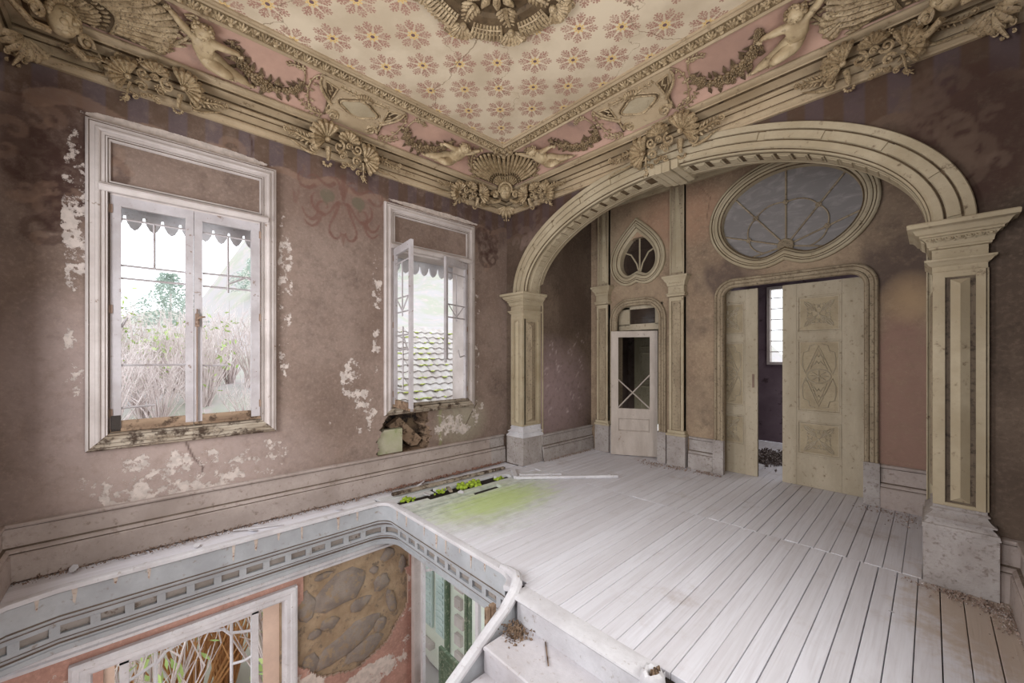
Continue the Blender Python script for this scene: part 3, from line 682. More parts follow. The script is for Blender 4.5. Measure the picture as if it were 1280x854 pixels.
# ------------------------------------------------------------------ the arch itself
arch = empty('archway', (CX, YN, 2.53)); tag(arch, 'wide cream plaster arch with coffered soffit spanning the alcove', 'arch')
API = Matrix.Translation((-CX, -YN, -2.53))
NA = 96
ell_o = [(CX + 2.262 * math.cos(a), 2.53 + 1.30 * math.sin(a)) for a in [PI * k / NA for k in range(NA + 1)]]
# path runs right to left anticlockwise: left of travel is inward
MB().sweep(ell_o, [(0, -.01), (0, .055), (.006, .062), (.050, .062), (.055, .056), (.056, .040), (.150, .040), (.151, .056), (.156, .062), (.198, .062), (.208, .052), (.212, .040),
    (.205, .030), (.214, .018), (.226, .008), (.228, -.010), (.222, -.02), (.222, -.25), (.228, -.262), (.226, -.28), (.214, -.30), (.208, -.33), (.205, -.36), (.0, -.36)], mp=Nm).build('arch_ring', CREAM, arch)
for a0, a1 in ((.0565, .0690), (.138, .1500)):
    MB().sweep(ell_o, [(a0, .0412), (a1, .0412)], mp=Nm).build('groove', ORND, arch)
for a0, h0, a1, h1 in ((.2055, .0305, .214, .0185), (.2285, -.0085, .2235, -.0195)):
    MB().sweep(ell_o, [(a0 + .0012, h0), (a1 + .0012, h1)], mp=Nm).build('groove', ORND, arch)
MB().sweep(ell_o, [(.2232, -.062), (.2232, -.212)], mp=Nm).build('soffit_ground', ORND, arch)
for h in (-.0225, -.2485): MB().sweep(ell_o, [(.2235, h), (.2235, h - .006 if h > -.1 else h + .006)], mp=Nm).build('groove', ORND, arch)
def ell_at(a):
    p = Vector((CX + 2.262 * math.cos(a), 2.53 + 1.30 * math.sin(a))); d = Vector((-2.262 * math.sin(a), 1.30 * math.cos(a))).normalized()
    return p, d
# sunk panels laid in the face, one between each pair of joints
cuts = [0.02, .30, .58, .84, 1.10, 1.32]
segs = [(a + .016, b - .016) for a, b in zip(cuts[:-1], cuts[1:])]
for a, b in segs + [(PI - b, PI - a) for a, b in segs]:
    path = [tuple(ell_at(a + (b - a) * k / 12)[0]) for k in range(13)]
    MB().sweep(path, [(.068, .038), (.068, .052), (.072, .057), (.132, .057), (.136, .052), (.136, .038)], mp=Nm, cap=True).build('voussoir_panel', CREAM, arch)
cm = MB(); cm.cbox((-.055, -.072, -.004), (.055, .072, .008), .003); cm.cbox((-.040, -.056, .006), (.040, .056, .015), .006)
cm = cm.mesh('coffer', WHITEP if False else CREAM)
n_c = 46
for k in range(n_c):
    # even spacing along the curve
    a = PI * (k + .5) / n_c
    a = a - .12 * math.sin(2 * a) * .55
    if abs(a - PI / 2) < .10: continue
    p, d = ell_at(a); n = Vector((-d.y, d.x)); q = p + n * .222
    M = Matrix(((d.x, 0, n.x, q.x), (0, 1, 0, YN + .135), (d.y, 0, n.y, q.y), (0, 0, 0, 1)))
    inst('coffer', cm, arch, M)
ks = MB()
for i, (x0, x1, y0, z0) in enumerate(((-.16, -.08, 4.075, 3.575), (-.08, .0, 4.06, 3.56), (.0, .09, 4.05, 3.55), (.09, .17, 4.065, 3.565))):
    ks.cbox((CX + .08 + x0, y0, z0), (CX + .08 + x1 - .008, 4.50, 3.66), .006)
ks.build('keystone', CREAM, arch)
for ch in arch.children: ch.matrix_parent_inverse = API

# ------------------------------------------------------------------ windows of the west wall
def rectpath(s0, s1, v0, v1): return [(s0, v0), (s1, v0), (s1, v1), (s0, v1)]   # anticlockwise: left = inward
ARCHI = [(0, 0), (0, .030), (.010, .042), (.018, .044), (.024, .036), (.050, .036), (.056, .046), (.070, .050), (.080, .044), (.084, .030), (.106, .030), (.112, .036), (.122, .036), (.126, .022), (.126, 0)]
def winframe(n, s0, s1, v0, v1, label=None):
    w = empty('window_%d' % n, (XW, (s0 + s1) / 2, v0)); struct(w)
    o = MB().sweep(rectpath(s0, s1, v0, v1), ARCHI, True, Wm).build('architrave', WTRIM, w); o.data.materials.append(SILL)
    for q in range(len(ARCHI) - 1): o.data.polygons[q].material_index = 1
    for a0, h0, a1, h1 in ((.0185, .0435, .024, .0365), (.1065, .0305, .1115, .0355), (.1225, .0355, .1258, .0225)): MB().sweep(rectpath(s0, s1, v0, v1), [(a0, h0 + .001), (a1, h1 + .001)], True, Wm).build('dark_groove', GRV, w)  # dark lines along the architrave valleys
    i0, i1 = s0 + .125, s1 - .125
    # transom moulding and plaster panel above it
    m = MB(); pr = [(0, .0), (0, .05), (.012, .062), (.030, .070), (.036, .082), (.040, .082), (.040, .06), (.066, .046), (.072, .030), (.075, 0)]
    k = len(pr); z = 2.905; m.add([(XW + h, y, z + a) for y in (i0 - .05, i1 + .05) for a, h in pr], [(q, q + 1, k + q + 1, k + q) for q in range(k - 1)] + [tuple(range(k)), tuple(range(2 * k - 1, k - 1, -1))])
    m.build('transom_rail', WTRIM, w)
    MB().sweep(rectpath(i0 + .0, i1 - .0, 2.985, v1 - .125), [(0, 0), (0, .022), (.012, .022), (.016, .01), (.016, 0)], True, Wm).build('panel_bead', WTRIM, w)
    # jamb lining in the opening and outer sill
    m = MB().sweep(rectpath(i0, i1, .95, 2.905), [(0, .0), (.006, .0), (.022, -.008), (.022, -.03), (.004, -.032), (.004, -.34), (0, -.34)], True, Wm)
    m.build('jamb_lining', WTRIM, w)
    m = MB(); m.cbox((XW - .36, i0 - .05, .90), (XW + .0, i1 + .05, .955), .006); m.cbox((XW - .03, i0, .955), (XW + .03, i1, .982), .005); m.build('sill', SILL, w)
    return w
def leaf(w, y_h, y_f, z0, z1, xo=0, ang=0, bars=(), open_=(.045, .05, .16, .09), stile_cut=None, rail=True, mat=SASH, hand=None):
    """casement leaf hinged at y_h reaching to y_f; bars are (a0, b0, a1, b1) in leaf coordinates"""
    L = y_f - y_h; sg = 1 if L > 0 else -1; L = abs(L); H = z1 - z0
    base = Matrix.Translation((XW + xo, y_h, z0)) @ Matrix.Rotation(ang, 4, 'Z') @ Matrix(((1, 0, 0, 0), (0, sg, 0, 0), (0, 0, 1, 0), (0, 0, 0, 1)))
    sl, sr, rb, rt = open_; th = .036
    def P(m, nm, mt=mat, par=None, sm=32):
        m.map(lambda x, y, z: base @ Vector((x, y, z))); return m.build(nm, mt, par, sm)
    m = MB(); m.cbox((-th / 2, 0, 0), (th / 2, sl, H), .004)
    z_c = stile_cut or 0
    if z_c:
        m.cbox((-th / 2, L - sr, z_c), (th / 2, L, H), .004); m.cbox((-th / 2, L - sr * .7, z_c - .05), (th / 2 - .01, L - .01, z_c + .01), .003)
    else: m.cbox((-th / 2, L - sr, 0), (th / 2, L, H), .004)
    m.cbox((-th / 2, sl, H - rt), (th / 2, L - sr, H), .004)
    f = P(m, 'sash')
    if rail:
        m = MB(); m.cbox((-th / 2 - .004, sl, 0), (th / 2 - .001, L - sr, rb), .004); m.cbox((-th / 2 - .012, 0, 0), (th / 2 + .01, L, .03), .006); P(m, 'bottom_rail', ROTW if mat is SASH else mat, f)
    for (a0, b0, a1, b1) in bars:
        m = MB(); m.tube([(0, a0, b0), (0, a1, b1)], .009, 4); P(m, 'muntin', mat, f, 0)
    for zz in (.12, H * .5, H - .15):
        m = MB(); m.cbox((th / 2 - .004, -.006, zz), (th / 2 + .008, .016, zz + .07), .002); P(m, 'hinge', BRASS, f)
    f.parent = w
    return f
w1 = winframe(1, -.305, .995, .855, 3.455)
l1 = leaf(w1, -.172, .352, .985, 2.90, -.02, 0, [(.065, 1.735, .47, 1.735), (.265, 1.735, .265, 1.355), (.065, 1.355, .47, 1.355), (.065, 1.25, .47, 1.25), (.065, .54, .47, .54), (.065, .19, .27, .20), (.065, .85, .10, .93)], (.065, .055, .09, .085))
l2 = leaf(w1, .868, .356, .985, 2.90, -.02, 0, [(.08, 1.735, .45, 1.735), (.262, 1.735, .262, 1.21), (.08, 1.37, .45, 1.365), (.08, 1.25, .45, 1.25), (.262, 1.29, .12, 1.37), (.12, 1.37, .08, 1.35), (.26, .53, .45, .53)], (.080, .058, .09, .085))
# espagnolette on the meeting stile
m = MB(); m.tube([(XW + .012, .376, 1.02), (XW + .012, .376, 2.02)], .006, 6); m.cbox((XW + .0, .362, 1.86), (XW + .022, .392, 1.98), .004); m.tube([(XW + .02, .376, 1.92), (XW + .05, .378, 1.93), (XW + .06, .40, 1.945), (XW + .058, .43, 1.95)], [.01, .008, .011, .007], 6); m.ell((XW + .05, .376, 1.90), (.012, .012, .02))
m.build('espagnolette', BRASS, l2)
m = MB(); m.cbox((XW + .0, -.165, .99), (XW + .008, -.11, 1.12), .002); m.build('corner_plate', IRON, l1)
w2 = winframe(2, 2.135, 3.495, .885, 3.455)
V2 = [(.055, 1.72, .50, 1.72), (.25, 1.72, .25, 1.08), (.055, 1.30, .50, 1.30), (.055, 1.13, .50, 1.13), (.08, 1.29, .25, 1.14), (.42, 1.29, .25, 1.14)]
leaf(w2, 2.262, 2.80, .985, 2.90, .03, rad(-97), V2 + [(.06, .86, .50, .86), (.06, .68, .50, .70), (.27, .96, .27, .22), (.27, .86, .42, .68), (.06, .22, .50, .22)], (.05, .055, .09, .09))
leaf(w2, 3.368, 2.86, .985, 2.90, .0, rad(20), [(a, b, min(c, .46), d) for a, b, c, d in V2] + [(.05, .62, .17, .60), (.17, .60, .2, .70)], (.05, .045, .09, .09), stile_cut=.58, rail=False)
for w in (w1, w2):
    for ch in w.children: ch.matrix_parent_inverse = w.matrix_basis.inverted() if False else Matrix.Translation(-Vector(w.location))
# scalloped timber valances hung outside the windows
for s0, s1, lab in ((-.35, 1.05, 'scalloped pale valance board outside the first window'), (2.0, 3.6, 'scalloped pale valance board outside the second window')):
    pts = [(s0, 3.15), (s0, 2.86)]; n = 11
    for k in range(n):
        a = s0 + (s1 - s0) * k / n; d = (s1 - s0) / n
        pts += [(a + d * .06, 2.86), (a + d * .12, 2.80), (a + d * .30, 2.755), (a + d * .5, 2.735), (a + d * .70, 2.755), (a + d * .88, 2.80), (a + d * .94, 2.86)]
    pts += [(s1, 2.86), (s1, 3.15)]
    o = MB(); nn = len(pts)
    o.add([(XW - .42, a, b) for a, b in pts] + [(XW - .445, a, b) for a, b in pts], [(i, (i + 1) % nn, nn + (i + 1) % nn, nn + i) for i in range(nn)] + [tuple(range(nn)), tuple(range(2 * nn - 1, nn - 1, -1))])
    o.box((XW - .445, s0, 3.13), (XW - .02, s1, 3.155))
    tag(o.build('valance', WHITEP), lab, 'valance', 'valances')

# ------------------------------------------------------------------ far wall of the alcove: doors, round and pointed windows
def round_rect(s0, s1, v1, r, n=8, v0=0):
    p = [(s1, v0)]
    p += [(s1 - r + r * math.cos(a), v1 - r + r * math.sin(a)) for a in [PI / 2 * k / n for k in range(n + 1)]]
    p += [(s0 + r + r * math.cos(a), v1 - r + r * math.sin(a)) for a in [PI / 2 + PI / 2 * k / n for k in range(n + 1)]]
    return p + [(s0, v0)]
DFR = [(0, 0), (0, .040), (.012, .052), (.022, .052), (.030, .040), (.036, .034), (.072, .030), (.078, .040), (.096, .048), (.108, .046), (.116, .030), (.120, .004), (.095, -.004), (.060, -.01), (.060, -.26)]
def door_frame(n, s0, s1, v1, r, width=.12):
    d = empty('door_%d' % n, ((s0 + s1) / 2, YD, 0)); struct(d)
    pr = [(a * width / .12, h) for a, h in DFR]
    MB().sweep(round_rect(s0, s1, v1, r), pr, mp=Dm).build('door_frame', FRAMEP, d)
    frame_lines(round_rect(s0, s1, v1, r, v0=.46), False, d, ((.031, .039, .037, .0345), (.0722, .031, .0765, .038)))
    for a, b in ((s0 - .012, s0 + width), (s1 - width, s1 + .012)):
        MB().cbox((a, YD - .062, 0), (b, YD + .01, .46), .005).build('plinth_block', STONEP, d)
    return d
def frame_lines(path, closed, par, lines, mat=None):
    for a0, h0, a1, h1 in lines: MB().sweep(path, [(a0, h0 + .0012), (a1, h1 + .0012)], closed, Dm).build('dark_groove', mat or ORND, par)  # narrow dark strips in the frame valleys
def fixinv(root):
    inv = Matrix.Translation(-Vector(root.location))
    for ch in root.children: ch.matrix_parent_inverse = inv
def carved_cross(w, h, mat):
    """four pointed leaves laid crosswise with curled side tendrils, on a sunk ground; x across, z up, -y proud"""
    m = MB()
    for sx in (-1, 1):
        for sz in (-1, 1):
            a = math.atan2(sz * h, sx * w); L = math.hypot(w, h) / 2
            c, s = math.cos(a), math.sin(a)
            T = lambda u, v: (c * u - s * v, -.004, s * u + c * v)
            # outlined leaf
            out = [(.30 * L, 0), (.48 * L, .05 * L), (.66 * L, .11 * L), (.82 * L, .07 * L), (.95 * L, 0), (.82 * L, -.07 * L), (.66 * L, -.11 * L), (.48 * L, -.05 * L), (.30 * L, 0)]
            m.tube([T(*p) for p in out], .0065, 4, False); m.tube([T(.1 * L, 0), T(.93 * L, 0)], .006, 4)
            for k in (-1, 1):
                m.tube([T(u, k * v) for u, v in spiral2(.50 * L, .17 * L, .075 * L, .02 * L, -1.4, .8, 9)], .0065, 4)
                m.tube([T(.20 * L, 0), T(.30 * L, k * .07 * L), T(.42 * L, k * .10 * L)], .0065, 4)
                m.tube([T(.28 * L, k * .14 * L), T(.22 * L, k * .26 * L), T(.34 * L, k * .34 * L), T(.44 * L, k * .28 * L)], .006, 4)
    m.ell((0, -.004, 0), (.014, .008, .014))
    return m.mesh('carved_leaves', mat)
def carved_lozenge(w, h, mat):
    m = MB(); b = 4
    for k in (-1, 1):
        m.tube([(-w * .36, -.003, k * h * .06), (0, -.003, k * h * .46), (w * .36, -.003, k * h * .06)], .006, b)
        m.tube([(-w * .24, -.003, k * h * .10), (0, -.003, k * h * .40), (w * .24, -.003, k * h * .10)], .0045, b)
        for q in (.20, .30): m.tube([(-w * .15, -.003, k * h * (q - .04)), (-w * .05, -.003, k * h * (q + .03)), (0, -.003, k * h * (q - .01)), (w * .05, -.003, k * h * (q + .03)), (w * .15, -.003, k * h * (q - .04))], .006, b)
        # scalloped border
        for sx in (-1, 1):
            m.tube([(sx * w * .10, -.003, k * h * .48), (sx * w * .26, -.003, k * h * .46), (sx * w * .30, -.003, k * h * .38), (sx * w * .44, -.003, k * h * .36), (sx * w * .47, -.003, k * h * .28), (sx * w * .47, -.003, k * h * .14), (sx * w * .38, -.003, k * h * .03)], .0065, b)
    m.tube([(w * .34 * math.cos(a), -.004, w * .25 * math.sin(a)) for a in [2 * PI * k / 20 for k in range(21)]], .008, b, False)
    for k in range(8):
        a = 2 * PI * k / 8; m.ell((w * .18 * math.cos(a), -.004, w * .13 * math.sin(a)), (w * .10, .035 * w, .008), 0, 6, 4, Matrix.Rotation(-math.atan2(math.sin(a) * .75, math.cos(a)), 3, 'Y'))
    m.ell((0, -.008, 0), (w * .05, .012, w * .04))
    return m.mesh('carved_lozenge', mat)
CROSS = carved_cross(.30, .32, DOORP); LOZ = carved_lozenge(.34, .80, DOORP)
def big_leaf(par, x0, x1, mirror=False, y=5.955):
    """sliding door leaf with three carved panels; leading stile at x0 (or x1 when mirrored)"""
    X = (lambda a: x1 - a) if mirror else (lambda a: x0 + a)
    def bx(m, a, b, z0, z1, ya=0., yb=.045, c=.003): m.cbox((min(X(a), X(b)), y + ya, z0), (max(X(a), X(b)), y + yb, z1), c); return m
    L = x1 - x0
    m = MB(); bx(m, 0, L, .0, 2.50, .018, .04); core = m.build('leaf_core', DOORP, par)
    st = MB(); bx(st, 0, .148, 0, 2.50); st.build('stile', DOORP, par)
    st = MB(); bx(st, .585, L, 0, 2.50); bx(st, .585, L, 1.035, 1.04, -.002, .01); st.build('stile', DOORP, par)
    for z0, z1 in ((0, .385), (.80, .915), (1.80, 1.89), (2.34, 2.50)):
        r = MB(); bx(r, .150, .583, z0, z1, .002); r.build('rail', DOORP, par)
    for z0, z1, kind in ((.385, .80, 0), (.915, 1.80, 1), (1.89, 2.34, 0)):
        p = MB(); a, b = sorted((X(.15), X(.583)))
        p.sweep(rectpath(a, b, z0, z1), [(0, .0), (.006, .004), (.016, .002), (.026, -.012), (.034, -.014)], True, lambda s, v, h: (s, y + .002 - h, v))
        p = p.build('panel_moulding', DOORP, par)
        MB().add([(a + .03, y + .016, z0 + .03), (b - .03, y + .016, z0 + .03), (b - .03, y + .016, z1 - .03), (a + .03, y + .016, z1 - .03)], [(0, 1, 2, 3)]).build('panel', PANELG, par)
        c = inst('carved_lozenge' if kind else 'carved_leaves', LOZ if kind else CROSS, par, Matrix.Translation(((a + b) / 2, y + .014, (z0 + z1) / 2)))
d2 = door_frame(2, -2.035, -.385, 2.625, .24)
rl = empty('door_leaf', (-1.3, 5.96, 0)); big_leaf(rl, -1.30, -.50); fixinv(rl); rl.parent = d2
ll = empty('door_leaf', (-1.58, 5.96, 0)); big_leaf(ll, -2.38, -1.578, True); fixinv(ll)
m = MB(); m.cbox((-1.64, 5.945, 1.18), (-1.615, 5.956, 1.36), .002); m.ell((-1.628, 5.944, 1.30), (.006, .004, .008)); m = m.build('escutcheon', BRASS, ll); m.matrix_parent_inverse = Matrix.Translation((1.58, -5.96, 0))
ll.parent = d2
for e in (rl, ll): e.matrix_parent_inverse = Matrix.Translation(-Vector(d2.location))
for ch in d2.children:
    if ch.type == 'MESH': ch.matrix_parent_inverse = Matrix.Translation(-Vector(d2.location))

# small glazed door, half open, with a fixed panel over it
d1 = door_frame(1, -3.68, -2.72, 2.52, .34)
m = MB(); m.cbox((-3.60, 5.86, 2.02), (-2.80, 5.90, 2.12), .004); m.cbox((-3.60, 5.86, 2.36), (-2.80, 5.90, 2.55), .004); m.cbox((-3.60, 5.86, 2.1), (-3.40, 5.90, 2.4), .004); m.cbox((-2.96, 5.86, 2.1), (-2.80, 5.90, 2.4), .004); m.build('overdoor_panel', DOORP, d1)
MB().add([(-3.42, 5.885, 2.1), (-2.94, 5.885, 2.1), (-2.94, 5.885, 2.38), (-3.42, 5.885, 2.38)], [(0, 1, 2, 3)]).build('pane', GLASSK, d1)
for ch in d1.children: ch.matrix_parent_inverse = Matrix.Translation(-Vector(d1.location))
gl = empty('glazed_door_leaf', (-2.955, 5.93, 0)); B = Matrix.Translation((-2.955, 5.93, 0)) @ Matrix.Rotation(rad(-150.5), 4, 'Z')
def g(m, nm, mt=DOORW, sm=32, par=gl): m.map(lambda x, y, z: B @ Vector((x, y, z))); o = m.build(nm, mt, par, sm); return o
Lw = .71
m = MB(); m.cbox((0, -.02, .01), (.115, .02, 2.0), .004); g(m, 'stile'); m = MB(); m.cbox((Lw - .115, -.02, .01), (Lw, .02, 2.0), .004); g(m, 'stile')
for z0, z1 in ((.01, .40), (.60, .76), (1.90, 2.0)):
    m = MB(); m.cbox((.115, -.018, z0), (Lw - .115, .018, z1), .004); g(m, 'rail')
m = MB(); m.cbox((.115, -.008, .40), (Lw - .115, .008, .60), .002)
m.tube([(.125, .012, .41), (Lw - .125, .012, .41), (Lw - .125, .012, .59), (.125, .012, .59), (.125, .012, .41)], .006, 4); g(m, 'panel')
for p, q in (((.115, .76), (Lw - .115, 1.30)), ((Lw - .115, .76), (.34, 1.0)), ((.34, 1.0), (.115, 1.24))):
    pass
for p, q in (((.115, .77), (Lw - .115, 1.22)), ((Lw - .115, .77), (.115, 1.30))):
    m = MB(); m.tube([(p[0], 0, p[1]), (q[0], 0, q[1])], .011, 4); g(m, 'muntin', sm=0)
fixinv(gl); gl.parent = d1; gl.matrix_parent_inverse = Matrix.Translation(-Vector(d1.location))

def cusp_path(cx, cz, a, b, cusp, n=64, cw=.2):
    out = []
    for k in range(n):
        t = -PI / 2 + 2 * PI * k / n; x = a * math.cos(t); z = b * math.sin(t)
        if z < 0: z += cusp * math.exp(-(abs(x) / (cw * a)) ** 1.3)
        out.append((cx + x, cz + z))
    return out
def drop_path(cx, z0, hw, top, bot, cusp, n=40):
    out = []
    for k in range(n):
        t = -PI / 2 + 2 * PI * k / n
        if math.sin(t) <= 0:
            x = hw * math.cos(t); z = bot * math.sin(t); z += cusp * math.exp(-(abs(x) / (.3 * hw)) ** 1.3)
        else:
            q = t / PI  # 0..1 right to left over the point
            f = 1 - abs(2 * q - 1); x = hw * math.cos(PI / 2 * f ** 1.05) * (1 if q < .5 else -1); z = top * f ** .95
        out.append((cx + x, z0 + z))
    return out
RFR = [(0, 0), (0, .045), (.014, .058), (.030, .058), (.040, .044), (.060, .040), (.068, .050), (.088, .056), (.104, .050), (.112, .034), (.132, .020), (.150, .010), (.155, -.03), (.155, -.1)]
w3 = empty('window_3', (-1.23, YD, 3.3)); struct(w3)
RP = cusp_path(-1.23, 3.345, .868, .70, .13)
MB().sweep(RP, RFR, True, Dm).build('round_frame', CREAM, w3)
frame_lines(RP, True, w3, ((.032, .056, .041, .045), (.0605, .041, .067, .048), (.106, .047, .113, .034), (.133, .0195, .149, .0105)))
gp = cusp_path(-1.23, 3.345, .74, .575, .13, 48)
m = MB(); c0 = (-1.23, 3.3); m.add([Dm(*c0, -.06)] + [Dm(a, b, -.06) for a, b in gp], [(0, 1 + k, 1 + (k + 1) % 48) for k in range(48)]); m.build('pane', GLASSD, w3)
hub = (-1.23, 2.96)
def bar(m, pts, r=.011): m.tube([Dm(a, b, -.045) for a, b in pts], r, 5)
ends = {}
for i, ang in enumerate((-12, 20, 52, 90, 128, 160, 192)):
    a = rad(ang); 
    for d in np.arange(.2, 1.2, .01):
        x, z = hub[0] + d * math.cos(a), hub[1] + d * math.sin(a)
        if ((x + 1.23) / .735) ** 2 + ((z - 3.345) / .57) ** 2 > 1: break
    ends[ang] = d
    m = MB(); bar(m, [hub, (x, z)]); m.build('muntin', FRAMEP, w3)
    if 0 < ang < 180:
        m = MB(); q = (hub[0] + .56 * d * math.cos(a), hub[1] + .56 * d * math.sin(a))
        for k in range(6): m.ell(Dm(q[0] + .02 * math.cos(k * PI / 3), q[1] + .02 * math.sin(k * PI / 3), -.03), (.014, .012, .014), n=6, m=4)
        m.ell(Dm(q[0], q[1], -.02), (.016, .014, .016), n=6, m=4); m.build('rosette', FRAMEP, w3)
m = MB(); aa = [-12, 20, 52, 90, 128, 160, 192]
for a, b in zip(aa[:-1], aa[1:]):
    pts = []
    for k in range(7):
        t = k / 6; an = rad(a + (b - a) * t); d = (ends[a] * (1 - t) + ends[b] * t) * .56 * (1 + .06 * math.sin(PI * t)); pts.append((hub[0] + d * math.cos(an), hub[1] + d * math.sin(an)))
    bar(m, pts, .009)
m.build('ring_muntin', FRAMEP, w3)
m = MB(); m.sweep([(hub[0] + .085 * math.cos(a), hub[1] + .085 * math.sin(a)) for a in [2 * PI * k / 24 for k in range(24)]], [(0, -.05), (0, -.01), (.012, .0), (.02, -.006), (.03, -.012), (.08, -.004)], True, Dm)
for k in range(16):
    a = 2 * PI * k / 16; m.tube([Dm(hub[0] + .015 * math.cos(a), hub[1] + .015 * math.sin(a), .0), Dm(hub[0] + .055 * math.cos(a), hub[1] + .055 * math.sin(a), -.004)], [.003, .008], 5)
m.build('hub', FRAMEP, w3); fixinv(w3)
w4 = empty('window_4', (-3.2, YD, 3.1)); struct(w4)
MB().sweep(drop_path(-3.2, 3.10, .47, .69, .43, .10), [(a * 1.1, h) for a, h in RFR], True, Dm).build('pointed_frame', CREAM, w4)
frame_lines(drop_path(-3.2, 3.10, .47, .69, .43, .10), True, w4, ((.035, .056, .045, .045), (.066, .041, .073, .048), (.117, .047, .124, .034)))
gp = drop_path(-3.2, 3.10, .31, .47, .27, .08)
m = MB(); m.add([Dm(-3.2, 3.1, -.09)] + [Dm(a, b, -.09) for a, b in drop_path(-3.2, 3.10, .34, .5, .3, .08)], [(0, 1 + k, 1 + (k + 1) % 40) for k in range(40)]); m.build('pane', GLASSK, w4)
for pts in ([(-3.2, 3.56), (-3.2, 2.88)], [(-3.2, 2.9), (-3.25, 3.08), (-3.35, 3.24), (-3.48, 3.30)], [(-3.2, 2.9), (-3.15, 3.08), (-3.05, 3.24), (-2.92, 3.30)]):
    m = MB(); m.tube([Dm(a, b, -.075) for a, b in pts], .012, 5); m.build('muntin', CREAM, w4)
fixinv(w4)

def wall_pilaster(cx, lab):
    t = empty('wall_pilaster', (cx, YD, 0)); tag(t, lab, 'pilaster', 'pilasters on the far wall')
    def bx(nm, a, b, z0, z1, h, mat=FRAMEP, c=.004, par=t): m = MB(); m.cbox((cx + a, YD - h, z0), (cx + b, YD + .002, z1), c); return m.build(nm, mat, par)
    bx('pedestal', -.135, .135, 0, .44, .10, STONEP); bx('base_moulding', -.145, .145, .44, .475, .11, CREAM); bx('base_moulding', -.125, .125, .475, .52, .095, CREAM)
    bx('shaft', -.105, .105, .50, 2.47, .062)
    for a, b in ((-.105, -.07), (.07, .105)): bx('border', a, b, .52, 2.46, .085, CREAM)
    bx('border', -.07, .07, 2.40, 2.46, .085, CREAM)
    bx('shaft_fillet', -.052, .052, .56, 2.37, .072, FRAMEP)
    bx('neck_moulding', -.13, .13, 2.47, 2.50, .105, CREAM); bx('neck_moulding', -.14, .14, 2.50, 2.515, .115, CREAM)
    bx('necking', -.115, .115, 2.515, 2.62, .09, CREAM)
    m = MB(); pr = [(.09, 2.62), (.10, 2.64), (.105, 2.67), (.13, 2.70), (.135, 2.72), (.155, 2.74), (.155, 2.765), (.02, 2.775)]
    dirs = [(-1, 0), (-1, -1), (1, -1), (1, 0)]; pts = [(cx - .03, YD), (cx - .03, YD - .005), (cx + .03, YD - .005), (cx + .03, YD)]; k = len(pr)
    m.add([(x + dx * a, y + dy * a, z) for (x, y), (dx, dy) in zip(pts, dirs) for a, z in pr], [(i * k + q, i * k + q + 1, (i + 1) * k + q + 1, (i + 1) * k + q) for i in range(3) for q in range(k - 1)])
    m.build('capital', CREAM, t)
    mm = MB()
    for k in range(8): mm.cbox((cx - .10 + k * .027, YD - .12, 2.65), (cx - .085 + k * .027, YD - .09, 2.69), .002)
    mm.build('dentils', CREAM, t)
    bx('upper_shaft', -.105, .105, 2.77, 4.10, .05)
    m = MB(); z0, z1 = 2.82, 4.06    # long tapering wedge standing proud of the upper shaft
    m.add([(cx - .085, YD - .052, z0), (cx + .085, YD - .052, z0), (cx + .02, YD - .056, z1), (cx - .02, YD - .056, z1), (cx, YD - .085, z0 + .05)], [(0, 1, 4), (1, 2, 4), (2, 3, 4), (3, 0, 4)]); m.build('wedge', CREAM, t, smooth=0)
    for a, b in ((-.105, -.088), (.088, .105)): bx('upper_border', a, b, 2.78, 4.08, .065, CREAM)
    for z in (): pass
    fixinv(t)
wall_pilaster(-2.54, 'tall stained pilaster between the small glazed door and the double door')
wall_pilaster(-3.80, 'narrow stained pilaster in the alcove corner left of the small glazed door')
ACP = [(0, 4.07), (.03, 4.075), (.04, 4.10), (.04, 4.13), (.055, 4.14), (.065, 4.17), (.10, 4.20), (.11, 4.23), (.11, 4.26)]
struct(MB().sweep([(-.02, YD), (-4.08, YD), (-4.08, 4.5)], ACP).build('trim_4', CREAM))

# rooms behind the doors
bk = MB()
R0 = lambda x0, x1, y0, y1, z1: bk.add([(x0, y0, 0), (x1, y0, 0), (x1, y1, 0), (x0, y1, 0), (x0, y0, z1), (x1, y0, z1), (x1, y1, z1), (x0, y1, z1)], [(4, 5, 6, 7), (1, 2, 6, 5), (0, 3, 7, 4)])
R0(-2.45, .5, 5.96, 8.9, 3.0)
struct(bk.build('wall_back_room', LILAC))
bk = MB(); R0(-5.2, -2.46, 5.96, 8.9, 4.2); bk.add([(-5.2, 8.9, 0), (-2.46, 8.9, 0), (-2.46, 8.9, 4.2), (-5.2, 8.9, 4.2)], [(0, 1, 2, 3)])
bk.add([(-5.2, 5.94, 0), (-4.08, 5.94, 0), (-4.08, 5.94, 4.2), (-5.2, 5.94, 4.2)], [(0, 1, 2, 3)])
struct(bk.build('wall_back_closet', DARKP))
bk = MB()
for a in ((-2.45, -2.08, 0, 3), (-2.08, -1.36, 0, 1.48), (-2.08, -1.36, 2.85, 3), (-1.36, .5, 0, 3)): bk.add([(a[0], 8.6, a[2]), (a[1], 8.6, a[2]), (a[1], 8.6, a[3]), (a[0], 8.6, a[3])], [(0, 1, 2, 3)])
struct(bk.build('wall_back_room_north', LILAC))
w5 = empty('window_5', (-1.7, 8.6, 1.48)); struct(w5)
m = MB(); m.sweep(rectpath(-2.12, -1.32, 1.44, 2.89), [(0, 0), (0, .03), (.05, .03), (.05, -.1)], True, lambda s, v, h: (s, 8.6 - h, v)); m.build('window_frame', WTRIM, w5)
for k in range(1, 3): MB().tube([(-2.08 + k * .24, 8.62, 1.48), (-2.08 + k * .24, 8.62, 2.85)], .012, 4).build('muntin', WTRIM, w5)
